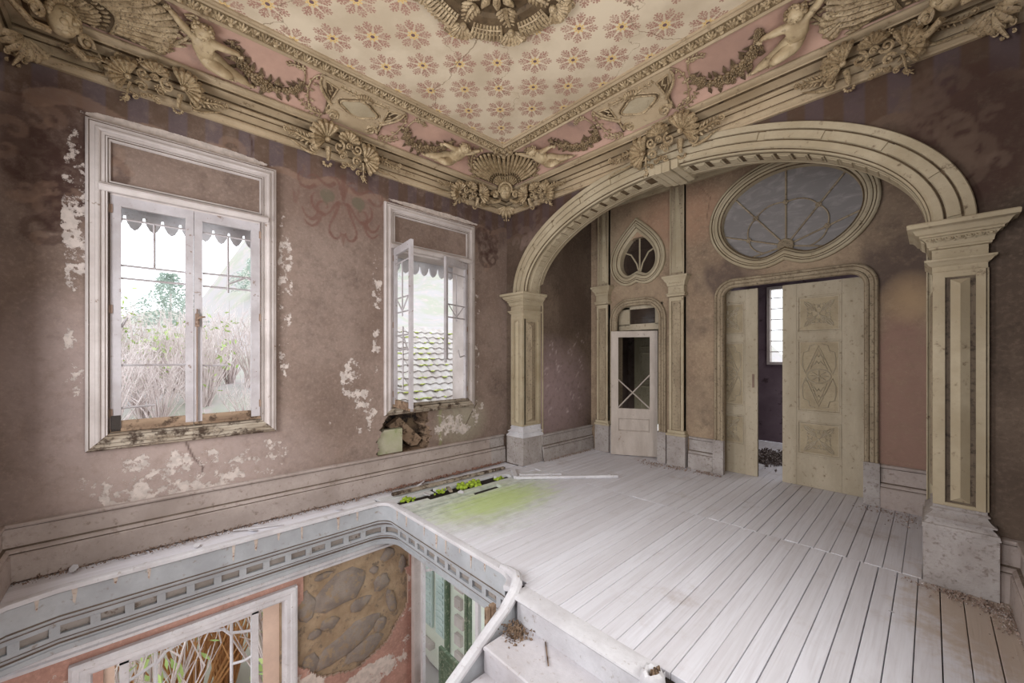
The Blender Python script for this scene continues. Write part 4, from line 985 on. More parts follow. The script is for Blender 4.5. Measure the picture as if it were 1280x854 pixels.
for k in range(1, 7): MB().tube([(-2.08, 8.62, 1.48 + k * .2), (-1.36, 8.62, 1.48 + k * .2)], .009, 4).build('muntin', WTRIM, w5)
fixinv(w5)
cd = empty('closet_door', (-4.6, 8.86, 0)); tag(cd, 'cream panelled door glimpsed through the panes of the small glazed door', 'door')
m = MB(); m.cbox((-5.0, 8.84, 0), (-4.2, 8.89, 2.5), .01); m.build('door_leaf', DOORP, cd)
for z0, z1 in ((.2, .9), (1.0, 1.7), (1.8, 2.35)):
    m = MB(); m.sweep(rectpath(-4.85, -4.35, z0, z1), [(0, 0), (.01, .015), (.03, .015), (.05, 0)], True, lambda s, v, h: (s, 8.838 - h, v)); m.build('panel', DOORP, cd)
fixinv(cd)

# ------------------------------------------------------------------ stairwell: fascia of the opening
FX = -4.12
fpath = [(-3.6, -.95), (-3.9, -.80), (-4.06, -.62), (FX, -.40)] + [(FX, 1.84)] + [(FX + .13 - .13 * math.cos(a), 1.85 + .13 * math.sin(a)) for a in [PI / 2 * k / 6 for k in range(1, 7)]] + [(-2.22, 1.98)] + [(-2.22 + .20 * math.sin(a), 1.78 + .20 * math.cos(a)) for a in [rad(70) * k / 6 for k in range(1, 7)]]
fpath = fpath[::-1]     # clockwise reversed so that left is inside the well... offsets below are signed
def fascia(nm, pr, mat, par, cap=True): return MB().sweep(fpath, pr, False, cap=cap).build(nm, mat, par)
fa = struct(fascia('trim_5', [(-.06, -.005), (-.06, -.03), (.0, -.035), (.0, -.185), (-.006, -.192), (-.006, -.198), (.002, -.202), (.0, -.212), (-.02, -.225), (-.045, -.240), (-.055, -.252), (-.058, -.262), (-.060, -.268), (-.060, -.285), (-.085, -.285), (-.085, -.345), (-.060, -.345), (-.060, -.372),
    (-.066, -.378), (-.060, -.386), (-.066, -.395), (-.095, -.415), (-.110, -.435), (-.108, -.448), (-.100, -.455), (-.100, -.490), (-.112, -.496), (-.125, -.50), (-.20, -.505)], BLUEG, None, False))
fascia('recess_ground', [(-.0835, -.286), (-.0835, -.344)], BLUED, fa, False)  # darker, browner ground puts the recess shade into the paint
for a, b in (((-.004, -.189), (-.004, -.2005)), ((-.064, -.376), (-.064, -.3855)), ((-.045, -.2385), (-.0535, -.2515)), ((-.093, -.4115), (-.1085, -.4345)), ((-.104, -.492), (-.124, -.4995))):
    fascia('dark_groove', [(a[0] + .0016, a[1]), (b[0] + .0016, b[1])], SALMD if False else GRV, fa, False)  # dark strips in the fascia grooves
MB().sweep(fpath, [(-.05, -.03), (-.05, .004), (-.01, .008), (.012, .004), (.014, -.006), (.010, -.028), (-.01, -.032)], False, cap=True).build('nosing', WHITEP, fa)
# stiles that part the sunk panels of the fascia
def along(path, d):
    for a, b in zip(path[:-1], path[1:]):
        L = math.hypot(b[0] - a[0], b[1] - a[1])
        if d <= L: t = d / L; return (a[0] + (b[0] - a[0]) * t, a[1] + (b[1] - a[1]) * t), math.atan2(b[1] - a[1], b[0] - a[0])
        d -= L
    return None
sm = MB().cbox((-.026, -.088, -.348), (.026, -.058, -.282), .002).mesh('stile', BLUEG)
dr = MB(); dr.poly([(-.018, -.02), (.018, -.02), (.016, -.05), (.010, -.10), (.012, -.14), (-.002, -.17), (-.009, -.12), (-.014, -.07)], 0, .0015, lambda a, b, h: (a, .001 + h, b)); dr = dr.mesh('rust_drip', RUST)
d = .16; k = 0
while True:
    q = along(fpath, d)
    if not q: break
    (x, y), an = q
    M = Matrix.Translation((x, y, 0)) @ Matrix.Rotation(an, 4, 'Z')
    inst('stile', sm, fa, M)
    if RB.random() < .8: inst('rust_drip', dr, fa, Matrix.Translation((x, y, -.012)) @ Matrix.Rotation(an, 4, 'Z') @ Matrix.Translation((.09 + RB.uniform(-.02, .02), 0, 0)) @ Matrix.Diagonal((RB.uniform(.5, 1.1), 1, RB.uniform(.35, .95), 1)))
    d += .18; k += 1
# soffit of the landing
struct(MB().box((-4.33, 2.17, -.52), (.45, 4.2, -.50)).box((-.90, -.9, -.5), (.45, 2.1, -.48)).build('ceiling_lower', WTRIM))
# lower storey walls
XL = -4.33
def hole_low(S, V): return (S > -.20) & (S < 1.03) & (V < -.78)
wl = wall_grid('wall_lower_west', lambda s, v, h: (XL + h, s, v), -1.0, 2.45, -3.3, -.48, .02, WALLS, [(-.20, 1.03, -2.6, -.76)], lambda S, V: (S > 1.13) & (((S - 1.72) / .66) ** 2 + ((V + 1.20) / .62) ** 2 + .10 * np.sin(S * 13 + 1) * np.sin(V * 9) < 1) & (V < -.585) | ((S > 1.2) & (S < 2.38) & (V > -.95) & (V < -.58)), .03, paint_low, SALMD)
wr = MB().box((XL - .08, 1.0, -2.2), (XL - .035, 2.45, -.45)).build('wall_rubble_core', CLAY); struct(wr)
RS = random.Random(4)
def stone(cx, cz, rx, rz, rot, seed):
    R = random.Random(seed); n = 11
    pts = [(1.12 * rx * (1 + R.uniform(-.24, .2)) * math.cos(2 * PI * k / n), 1.12 * rz * (1 + R.uniform(-.24, .2)) * math.sin(2 * PI * k / n)) for k in range(n)]
    c, s = math.cos(rot), math.sin(rot)
    o = MB(); P = lambda sc, h: [(XL - .036 + h, cx + (a * c - b * s) * sc, cz + (a * s + b * c) * sc) for a, b in pts]
    vs = P(1, 0) + P(.96, .010) + P(.8, .020) + [(XL - .036 + .024, cx, cz)]
    fs = [(r * n + k, r * n + (k + 1) % n, r * n + n + (k + 1) % n, r * n + n + k) for r in range(2) for k in range(n)] + [(2 * n + k, 2 * n + (k + 1) % n, 3 * n) for k in range(n)]
    o.add(vs, fs).build('stone', ROCK, wr, smooth=60)
for q in ((1.22, -.95, .10, .14, .2), (1.60, -.93, .26, .17, .15), (1.46, -1.22, .085, .07, 0), (1.78, -1.16, .12, .07, .3), (1.66, -1.50, .30, .12, .35), (2.12, -.72, .085, .075, 0), (2.04, -1.02, .10, .09, .4), (1.82, -1.68, .19, .10, .2), (2.16, -1.28, .06, .14, .3), (1.28, -1.55, .07, .11, 0), (1.32, -1.27, .06, .05, .4), (2.02, -1.50, .09, .07, .9), (2.30, -.9, .05, .09, 0), (1.95, -.84, .05, .04, 0), (1.40, -.70, .09, .035, .15)):
    stone(*q, RS.random())
MB().sweep([(XL + .0, 2.45), (XL, -1.0)], [(0, -.60), (.04, -.595), (.045, -.57), (.03, -.56), (.03, -.51), (0, -.50)], False).build('trim_12', WHITEP); struct(bpy.data.objects['trim_12'])
# lower window: frame and glazing bars with curved corners
w6 = empty('window_6', (XL, .4, -1.5)); struct(w6)
Lm = lambda s, v, h: (XL + h, s, v)
MB().sweep(rectpath(-.375, 1.135, -2.6, -.665), [(0, 0), (0, .045), (.02, .055), (.05, .05), (.06, .04), (.09, .045), (.11, .03), (.12, .0), (.12, -.1)], True, Lm).build('window_frame', WHITEP, w6)
MB().add([Lm(-.26, -2.6, -.06), Lm(-.14, -2.6, -.06), Lm(-.14, -.78, -.06), Lm(-.26, -.78, -.06), Lm(.86, -2.6, -.06), Lm(1.02, -2.6, -.06), Lm(1.02, -.78, -.06), Lm(.86, -.78, -.06)], [(0, 1, 2, 3), (4, 5, 6, 7)]).build('jamb', paint('peach_jamb', srgb(222, 196, 178), srgb(204, 178, 162)), w6)
m = MB(); P = lambda *a: m.cbox(*a)
for s in (-.115, .775): m.cbox((XL - .14, s, -2.5), (XL - .08, s + .055, -.80), .006)
m.cbox((XL - .14, -.115, -.86), (XL - .08, .83, -.80), .006); m.build('sash', WHITEP, w6)
def glz(pts): MB().tube([(XL - .11, a, b) for a, b in pts], .013, 4).build('muntin', WHITEP, w6)
glz([(.10, -.82), (.10, -2.4)]); glz([(.62, -.82), (.62, -2.4)])
glz([(-.06, -1.02), (.0, -1.0), (.05, -.98), (.10, -.96)]); glz([(.62, -.96), (.70, -.99), (.80, -1.02)]); glz([(.62, -.98), (.56, -.90), (.45, -.865), (.27, -.865), (.16, -.90), (.10, -.98)])
glz([(.62, -1.25), (.72, -1.27), (.80, -1.25)]); glz([(-.06, -1.3), (.10, -1.28)])
fixinv(w6)
# lower north opening
YL = 2.42
wl2 = MB()
for a in ((XL, -4.22, -3.3, -.5), (-2.70, -.9, -3.3, -.5), (-4.22, -2.70, -.62, -.5)): wl2.add([(a[0], YL, a[2]), (a[1], YL, a[2]), (a[1], YL, a[3]), (a[0], YL, a[3])], [(0, 1, 2, 3)])
struct(wl2.build('wall_lower_north', SALMON))
w7 = empty('window_7', (-3.5, YL, -1.9)); struct(w7)
for x0, x1 in ((-4.27, -4.20), (-2.80, -2.72)): MB().cbox((x0, YL - .05, -3.3), (x1, YL + .05, -.5), .008).build('jamb', WTRIM, w7)
for x in (-4.14, -3.10, -2.93): MB().cbox((x, YL + .0, -3.2), (x + .045, YL + .04, -.55), .006).build('mullion', WHITEP, w7)
for p, q in (((-4.18, -.98), (-3.65, -.72)), ((-4.18, -.66), (-3.80, -.82))): MB().tube([(p[0], YL + .06, p[1]), (q[0], YL + .06, q[1])], .016, 5).build('stay_bar', WHITEP, w7)
gs = MB()
gs.cbox((-3.36, YL + .06, -3.0), (-3.32, YL + .09, -.5), .005); gs.cbox((-3.29, YL + .06, -3.0), (-3.265, YL + .09, -.5), .005); gs.build('green_post', GREENP, w7)
fixinv(w7)
# green panelled balustrade outside the lower opening
gb = empty('green_panel_door', (-3.75, 2.75, -3.2)); tag(gb, 'dark green panelled shutter door folded low outside the lower opening', 'shutter')
m = MB(); m.cbox((-4.25, 2.74, -3.2), (-3.28, 2.78, -2.05), .006); m.build('frame', GREENP, gb)
for x0 in (-4.2, -3.72): m = MB(); m.sweep(rectpath(x0, x0 + .42, -3.1, -2.12), [(0, 0), (.01, .012), (.03, .012), (.05, -.004), (.2, -.004)], True, lambda s, v, h: (s, 2.738 - h, v)); m.build('panel', GREENP, gb)
fixinv(gb)
# remaining lower enclosure
lo = MB(); lo.add([(XL, -1.0, -3.3), (-.9, -1.0, -3.3), (-.9, YL, -3.3), (XL, YL, -3.3)], [(0, 1, 2, 3)]); lo.add([(-.93, -1.0, -3.3), (-.93, YL, -3.3), (-.93, YL, -.5), (-.93, -1.0, -.5)], [(0, 1, 2, 3)]); lo.add([(XL, -1.0, -3.3), (-.93, -1.0, -3.3), (-.93, -1.0, .0), (XL, -1.0, 0.)], [(0, 1, 2, 3)])
struct(lo.build('wall_lower_hall', SALMON))
lw = MB(); lw.add([(-.93, YS - .3, -.5), (-.93, 1.95, -.5), (-.93, 1.95, -.003), (-.93, YS - .3, -.003)], [(0, 1, 2, 3)]); struct(lw.build('wall_well_east', WHITEP))

# ------------------------------------------------------------------ stair going down
st = empty('staircase', (-1.4, 1.95, 0)); tag(st, 'worn white wooden staircase descending from the landing beside the well', 'staircase')
RISE, GO = .178, .285
m = MB(); pts = [(1.955, .001), (1.83, .003), (1.815, -.004), (1.812, -.014), (1.818, -.024), (1.84, -.03), (1.955, -.03)]; k = len(pts)
m.add([(x, y, z) for x in (-1.935, -.955) for y, z in pts], [(q, (q + 1) % k, k + (q + 1) % k, k + q) for q in range(k)] + [tuple(range(k)), tuple(range(2 * k - 1, k - 1, -1))]); m.build('nosing', WHITEP, st)
for i in range(5):
    z = -RISE * (i + 1); y = 1.84 - GO * i
    m = MB(); m.cbox((-1.90, y, z - .002), (-.94, y + .02, z + RISE - .028), .003); m.build('riser', WHITEP if i == 0 else TREAD, st)
    x0 = -1.90 if i else -1.885
    m = MB(); m.cbox((x0, y - GO - .02, z - .034), (-.94, y + .01, z), .008); m.build('tread', TREAD, st)
# closed string with a rounded capping that sweeps round the head of the stair
cap = [(-2.22, 1.985, .012), (-2.12, 1.98, .022), (-2.03, 1.955, .034), (-1.965, 1.90, .03), (-1.935, 1.84, -.005), (-1.93, 1.76, -.065), (-1.935, 1.66, -.13), (-1.94, 1.52, -.225), (-1.945, 1.36, -.33), (-1.95, 1.10, -.50), (-1.95, .7, -.76), (-1.95, .2, -1.09)]
MB().tube(cap, [.022, .030, .038, .040, .040, .038, .036, .036, .036, .036, .036, .036], 10).build('string_capping', WHITEP, st)
m = MB(); n = len(cap); vs = []
for (x, y, z) in cap[1:]: vs += [(x + .014, y - .005, z), (x + .014, y - .005, z - .33), (x - .016, y + .005, z), (x - .016, y + .005, z - .33)]
m.add(vs, [(4 * i + a, 4 * i + b, 4 * i + 4 + b, 4 * i + 4 + a) for i in range(n - 2) for a, b in ((0, 1), (2, 3), (1, 3))]); m.build('string_board', BLUEG, st)
m = MB(); m.cbox((-1.985, 1.66, -.22), (-1.955, 1.70, -.02), .005); m.cbox((-1.99, 1.63, -.20), (-1.96, 1.655, -.03), .005); m.build('baluster_stub', ROTW, st)
fixinv(st)
nw = empty('newel_stump', (-.95, 1.87, 0)); tag(nw, 'broken stump of a wooden newel at the head of the stairs', 'newel')
m = MB(); R = random.Random(9); n = 14; vs = []
for j, (z, r) in enumerate(((-.1, .062), (-.02, .062), (.03, .058), (.06, .05), (.066, .034))):
    vs += [(-.945 + r * math.cos(2 * PI * k / n), 1.845 + r * math.sin(2 * PI * k / n), z * .7 + (R.uniform(-.012, .012) if j > 2 else 0)) for k in range(n)]
vs.append((-.945, 1.845, .0))
m.add(vs, [(r * n + k, r * n + (k + 1) % n, r * n + n + (k + 1) % n, r * n + n + k) for r in range(4) for k in range(n)] + [(4 * n + k, 4 * n + (k + 1) % n, 5 * n) for k in range(n)])
m.build('base', WHITEP, nw); m = MB()
for k in range(16): a = R.uniform(0, 6); rr = R.uniform(.0, .045); m.tube([(-.945 + rr * math.cos(a), 1.845 + rr * math.sin(a), .0), (-.945 + rr * math.cos(a), 1.845 + rr * math.sin(a), R.uniform(.035, .060))], [.014, .006], 4)
m.build('splinters', ROTW, nw); fixinv(nw)

# ------------------------------------------------------------------ outdoors
gd = MB(); N = 60
def hz(x, y):   # ground height west of the house
    d = -x - 6; return -3.6 + max(0, d) * .42 + .22 * math.sin(x * .9 + y * .6) + .5 * math.sin(y * .23 + 1) * max(0, d) / 10 - max(0, d - 9) * .33 * (1 if y < 4 else max(0, 1 - (y - 4) / 6)) + max(0, y - 6) * .07 * min(1, max(0, d) / 8)
vs = []
for i in range(N + 1):
    for j in range(N + 1):
        x = -5.2 - 50 * (i / N) ** 1.6; y = -30 + 85 * j / N; vs.append((x, y, hz(x, y)))
gd.add(vs, [(i * (N + 1) + j, i * (N + 1) + j + 1, (i + 1) * (N + 1) + j + 1, (i + 1) * (N + 1) + j) for i in range(N) for j in range(N)])
g_ = gd.build('ground_hillside', HILL, smooth=180); struct(g_)
struct(MB().box((-5.3, 2.5, -3.7), (14, 40, -3.6)).build('ground_yard', WHITEW))
def shrub(x, y, h, r, n, seed, mat, lmat, label, nl=120, cat='shrub', base=None, group='shrubs on the slope'):
    R = random.Random(seed); z0 = hz(x, y) - .1 if base is None else base
    t = empty('shrub', (x, y, z0)); tag(t, label, cat, group)
    m = MB(); tips = []
    for k in range(n):
        a = R.uniform(0, 2 * PI); rr = r * R.uniform(.2, 1); hh = h * R.uniform(.5, 1)
        p0 = (R.uniform(-.1, .1) * r, R.uniform(-.1, .1) * r, 0); p1 = (rr * .4 * math.cos(a), rr * .4 * math.sin(a), hh * .5); p2 = (rr * math.cos(a), rr * math.sin(a), hh)
        m.tube([p0, p1, p2], [.02 * h / 2, .012 * h / 2, .004], 3, False)
        tips.append(p2); tips.append(p1)
        for q in range(3):
            f = R.uniform(.3, 1); b = [p1[i] + (p2[i] - p1[i]) * f for i in range(3)]; e = [b[0] + R.uniform(-.3, .3) * r, b[1] + R.uniform(-.3, .3) * r, b[2] + R.uniform(.05, .3) * h]
            m.tube([b, e], [.008 * h / 2, .003], 3, False); tips.append(tuple(e))
    m.build('stems', mat, t, smooth=0)
    if lmat:
        m = MB()
        for k in range(nl):
            p = Vector(R.choice(tips)) + Vector((R.gauss(0, .12), R.gauss(0, .12), R.gauss(0, .12))) * r
            d = Vector((R.gauss(0, 1), R.gauss(0, 1), R.gauss(0, 1))).normalized() * R.uniform(.05, .11) * max(1, h / 2.5); e = d.orthogonal().normalized() * d.length * .4
            m.add([p - d, p - e, p + d, p + e], [(0, 1, 2, 3)])
        tag(m.build('foliage', lmat, t, smooth=0), kind='stuff')
    return t
RS = random.Random(21)
for k in range(34):
    x = -8.0 - 10 * RS.random(); y = x * (-.16 + .62 * RS.random()) * -.55 - 1.2 + RS.uniform(-.6, .6)
    shrub(x, y, RS.uniform(1.8, 3.0), RS.uniform(.8, 1.3), 44, k, TWIG, LEAF if k % 5 == 0 else None, ('bare pale twiggy shrub on the slope outside the first window' if k % 5 else 'pale twiggy shrub with light green leaves on the slope outside'), 140, group='leafy shrubs on the slope' if k % 5 == 0 else 'bare shrubs on the slope')
TREEL = ['hazy tree on the hill seen at the left of the first window', 'hazy tree on the hill seen in the middle of the first window', 'hazy tree on the hill seen in the right sash of the first window', 'hazy tree beyond the left edge of the first window', 'pale tree far up the hill just right of the first window',
    'pale far tree at the left side of the second window', 'pale far tree in the middle of the second window', 'pale far tree over the roof at the right of the second window', 'farthest pale tree on the ridge beyond the tiled roof', 'pale tree on the ridge hidden between the two windows']
def tree(x, y, h, r, seed, lmat, label, nl=2200):
    R = random.Random(seed); z0 = hz(x, y) - .2; t = empty('tree', (x, y, z0)); tag(t, label, 'tree', 'trees up the hill')
    MB().tube([(0, 0, 0), (.1, .05, h * .5), (.0, .1, h * .95)], [.05 * h / 2, .035 * h / 2, .01], 6).build('trunk', TWIG, t)
    m = MB()
    for k in range(nl):
        a = R.uniform(0, 2 * PI); f = R.uniform(.25, 1); rr = r * (1.15 - f) * R.uniform(.3, 1) ** .5 * (.8 + .4 * math.sin(a * 3 + f * 12))
        p = Vector((rr * math.cos(a), rr * math.sin(a), f * h)); d = Vector((R.gauss(0, 1), R.gauss(0, 1), R.gauss(0, .5))).normalized() * h * .020; e = d.orthogonal().normalized() * d.length * .6
        m.add([p - d, p - e, p + d, p + e], [(0, 1, 2, 3)])
    tag(m.build('crown', lmat, t, smooth=0), kind='stuff')
for k, (x, y, h) in enumerate(((-27, -2.0, 3.6), (-29, 1.2, 3.9), (-36, 6.5, 3.4), (-26, -5.4, 4.0), (-38, 11.5, 3.6), (-40, 20, 4.2), (-41, 27, 4.0), (-38, 32, 4.2), (-44, 38, 4.6), (-36, 16.6, 3.4))):
    tree(x, y, h, 2.2, 40 + k, LEAFD, TREEL[k])
# leafy and dry ochre thicket outside the lower window
for k in range(9):
    shrub(-5.9 - .5 * (k % 3), -1.2 + .42 * k, 2.6, .8, 40, 70 + k, TWIGO if k % 3 else TWIG, None if k % 3 else LEAF, 'dry ochre stems crowding the lower window' if k % 3 else 'bright leafy bush outside the lower window', 160, base=-3.3, group='ochre thicket by the lower window' if k % 3 else 'leafy bushes by the lower window')
# tiled roof of the neighbouring wing, rows of tiles with moss in the joints
rf = empty('tiled_roof', (-8.2, 5.6, 0)); tag(rf, 'pale tiled roof with green moss lines outside the second window', 'roof')
rx0, rx1, ry0, ry1, zr0, zr1 = -6.0, -9.6, 2.6, 11.0, -.75, 2.35
sl = MB(); sl.add([(rx0, ry0, zr0), (rx1, ry0, zr1), (rx1, ry1, zr1), (rx0, ry1, zr0), (rx0, ry0, zr0 - .2), (rx1, ry0, zr1 - .2), (rx1, ry1, zr1 - .2), (rx0, ry1, zr0 - .2)], [(0, 1, 2, 3), (7, 6, 5, 4), (0, 4, 5, 1), (1, 5, 6, 2), (2, 6, 7, 3), (3, 7, 4, 0)]).build('roof_deck', ROOFT, rf)
nrow = 22; ncol = 34; dy = (ry1 - ry0) / ncol; ang = math.atan2(zr1 - zr0, rx0 - rx1); Ls = math.hypot(rx1 - rx0, zr1 - zr0) / nrow
tm = MB(); tw = dy; n = 6
v = []
for x, dz in ((-.02, .035), (Ls, .0)):
    for k in range(n + 1): u = k / n; v.append((x, u * tw, dz + .02 * math.sin(u * 2 * PI) + .02))
for k in range(n + 1): u = k / n; v.append((-.02, u * tw, .0))
tm.add(v, [(k, k + 1, n + 2 + k, n + 1 + k) for k in range(n)] + [(k, k + 1, 2 * (n + 1) + k + 1, 2 * (n + 1) + k) for k in range(n)]); tm = tm.mesh('tile', ROOFT, 60)
RF = Matrix.Translation((rx0, ry0, zr0)) @ Matrix.Rotation(PI, 4, 'Z') @ Matrix.Rotation(-ang, 4, 'Y')
for r in range(nrow):
    for c in range(ncol):
        inst('tile', tm, rf, RF @ Matrix.Translation((r * Ls, -(c + 1) * dy + RB.uniform(-.01, .01), RB.uniform(0, .01))))
mm = MB()
for r in range(1, nrow):
    y = 0
    while y < ry1 - ry0:
        if RB.random() < .5: mm.ell(RF @ Vector((r * Ls - .03 + RB.uniform(-.01, .01), -y, .055)), (.022, RB.uniform(.04, .11), .016), 0, 5, 4)
        y += RB.uniform(.1, .3)
tag(mm.build('moss', ROOFM, rf), kind='stuff'); fixinv(rf)
# white house with shutters north of the well
hs = empty('white_house', (-6.0, 3.6, -3.6)); tag(hs, 'white house wall with aqua louvred shutters beyond the lower opening', 'building')
MB().box((-9, 3.6, -3.6), (-4.4, 3.8, -1.0)).build('wall', WHITEW, hs)
for x0 in (-5.98, -5.60):
    m = MB(); m.cbox((x0, 3.55, -2.95), (x0 + .26, 3.59, -1.05), .008)
    for k in range(18): m.cbox((x0 + .04, 3.535, -2.90 + k * .10), (x0 + .22, 3.555, -2.85 + k * .10), .003)
    m.build('shutter', AQUA, hs)
m = MB(); m.cbox((-5.30, 3.52, -3.3), (-5.24, 3.58, -1.05), .01); m.build('downpipe', GREENP, hs)
for k in range(8): MB().cbox((-5.06, 3.54, -3.4 + k * .28), (-4.90 + .05 * (k % 2), 3.60, -3.24 + k * .28), .003).build('quoin', WTRIM, hs)
MB().cbox((-9, 3.50, -3.3), (-5.7, 3.60, -3.2), .01).build('sill_band', WTRIM, hs)
fixinv(hs)

# cavity in the wall below the second window
cvx = MB(); cvx.box((XW - .33, 1.98, .3), (XW - .30, 2.92, .95)); struct(cvx.build('wall_cavity', paint('dark_rubble', srgb(120, 100, 80), srgb(64, 52, 44), srgb(40, 34, 32), 5, 9, (.45, .6), bsc=30, bd=.03)))  # dark rubble tone at the back of the breach
m = MB(); R = random.Random(3); m.poly([(2.07, .405), (2.40, .405), (2.40, .70), (2.16, .705), (2.09, .66), (2.06, .56)], -.10, -.03, Wm, .03)
sb = tag(m.build('render_slab', paint('mossy_render', srgb(176, 168, 150), srgb(156, 156, 124), srgb(130, 136, 90), 4, 10)), 'pale mossy slab of render standing in the broken wall cavity under the second window', 'slab')
m = MB(); m.poly([(2.26, .72), (2.42, .82), (2.75, .50), (2.68, .42), (2.58, .42)], -.24, -.16, Wm, .02)
tag(m.build('timber_brace', ROTW), 'dark diagonal timber inside the broken wall cavity', 'timber')

# ------------------------------------------------------------------ relief plasterwork
_A = Vector((.062, 3.735)); _D = Vector((.150, .315)).normalized(); _N = Vector((_D.y, -_D.x))
def cf(w, h): return _A + _D * w + _N * h          # slanted face in front of the cornice
def corner_map(cx, cy, dx, dy, f):                 # relief that folds round an inner corner
    def m(u, w, h):
        p = f(w, h); s = abs(u); r = .06
        a = s if s > r else 0
        k = min(s, r) * .5 if s <= r else r * .5
        off = s - r * .5 if s > r else s * .5
        e = r * .5 if s > r else s * .5
        e = 0
        if u >= 0: return (cx + dx * (p.x + s), cy + dy * p.x, p.y)
        return (cx + dx * p.x, cy + dy * (p.x + s), p.y)
    return m
def frame_at(mp, u, w, h, ang=0, sc=1.0):
    e = .004; o = Vector(mp(u, w, h)); a = (Vector(mp(u + e, w, h)) - o).normalized(); n = (Vector(mp(u, w, h + e)) - o).normalized()
    b = n.cross(a) if True else None
    c, s = math.cos(ang), math.sin(ang); a2 = a * c + b * s; b2 = b * c - a * s
    return Matrix(((a2.x * sc, b2.x * sc, n.x * sc, o.x), (a2.y * sc, b2.y * sc, n.y * sc, o.y), (a2.z * sc, b2.z * sc, n.z * sc, o.z), (0, 0, 0, 1)))
def scroll(m, x, y, r, a0, turns, rad_=.012, tail=None, h=.01, n=14, ball=True):
    pts = [(p[0], p[1], h + .5 * rad_) for p in spiral2(x, y, r, r * .22, a0, turns, n)]
    rr = [rad_ * (1 - .45 * k / n) for k in range(n + 1)]
    if tail:
        t = [(p[0], p[1], h) for p in tail]; pts = t + pts; rr = [rad_ * (.35 + .65 * k / len(t)) for k in range(len(t))] + rr
    m.tube(pts, rr, 5)
    if ball: m.ell(pts[-1], (rad_ * 1.3,) * 3, n=6, m=4)
def fan(m, x, y, a0, a1, r, n, h=.015, r0=.15, thick=1.0, sx=1.0, rim=True):
    for k in range(n):
        a = a0 + (a1 - a0) * (k + .5) / n; w = abs(a1 - a0) / n * r * .52 * thick
        P = lambda d, hh: (x + sx * d * math.cos(a), y + d * math.sin(a), hh)
        m.tube([P(r * r0, h), P(r * .55, h + .022), P(r * .86, h + .03), P(r, h + .012)], [w * .3, w * .72, w, w * .75], 6)
        if rim: m.ell(P(r * 1.0, h + .01), (w * .8, w * .8, .014), n=6, m=4)
def acanth(m, pts, w, h=.01, lobes=5, side=(-1, 1)):
    """spine with paired lobes"""
    P = [Vector((a, b)) for a, b in pts]; n = len(P)
    m.tube([(p.x, p.y, h + .012) for p in P], [w * .22 * (1 - .6 * i / n) for i in range(n)], 5)
    for k in range(lobes):
        t = (k + .4) / lobes * (n - 1); i = min(n - 2, int(t)); p = P[i].lerp(P[i + 1], t - i); d = (P[i + 1] - P[i]).normalized(); nn = Vector((-d.y, d.x)); ww = w * (1 - .45 * k / lobes)
        for s in side:
            c = p + nn * s * ww * .5 + d * ww * .2; m.ell((c.x, c.y, h), (ww * .52, ww * .20, .014), math.atan2((nn * s + d * .8).y, (nn * s + d * .8).x), 6, 4)
def flower(m, x, y, r, n=5, h=.012, hole=False):
    for k in range(n):
        a = 2 * PI * k / n + .3; m.ell((x + r * .62 * math.cos(a), y + r * .62 * math.sin(a), h), (r * .48, r * .34, r * .35), a, 6, 4)
    m.ell((x, y, h + r * .15), (r * .3, r * .3, r * .3), n=6, m=4)
def relief(name, m, mp, mat, par): return m.map(mp).build(name, mat, par, 50)
# --- leaf-and-egg frieze, one moulded unit repeated along every side
um = MB()
um.ell((0, .022, .008), (.020, .017, .016), n=8, m=5)
for k in (-1, 0, 1): um.tube([(0, .030, .004), (k * .016, .055, .014), (k * .030, .078, .008)], [.006, .012, .007], 5)
um.tube([(-.040 * math.cos(a), .020 + .055 * math.sin(a), .010) for a in [PI * k / 10 for k in range(11)]], .0045, 4)
for s in (-1, 1):
    um.tube([(s * .076, .010, .004), (s * .066, .045, .016), (s * .050, .076, .006)], [.008, .013, .006], 5); um.tube([(s * .060, .008, .004), (s * .050, .030, .012), (s * .046, .044, .004)], [.006, .010, .005], 5)
um.tube([(.076, .01, .004), (.076, .05, .016), (.076, .084, .006)], [.006, .010, .005], 5)
um = um.mesh('leaf_unit', ORN, 50)
fd = Vector((.088, .028)).normalized(); fn = Vector((fd.y, -fd.x)); i0, z0_ = .664, 4.236
fb = MB().sweep(RM, [(.664, 4.232), (.752, 4.2605)], True).build('frieze_ground', FRG, frieze)
def strip(L, fn_m):
    n = int((L - .02) / .155); p = L / n
    for k in range(n): inst('leaf_unit', um, frieze, fn_m(-L / 2 + p * (k + .5), p / .155))
Lx, Ly = (XE - XW) - 2 * .70, (YN - YS) - 2 * .70
strip(Ly, lambda u, s: Matrix(((0, fd.x, fn.x, XW + i0), (s, 0, 0, CY + .01 + u), (0, fd.y, fn.y, z0_), (0, 0, 0, 1))))
strip(Lx, lambda u, s: Matrix(((s, 0, 0, CX + u), (0, -fd.x, -fn.x, YN - i0), (0, fd.y, fn.y, z0_), (0, 0, 0, 1))))
strip(Ly, lambda u, s: Matrix(((0, -fd.x, -fn.x, XE - i0), (s, 0, 0, CY + .01 + u), (0, fd.y, fn.y, z0_), (0, 0, 0, 1))))
strip(Lx, lambda u, s: Matrix(((s, 0, 0, CX + u), (0, fd.x, fn.x, YS + i0), (0, fd.y, fn.y, z0_), (0, 0, 0, 1))))

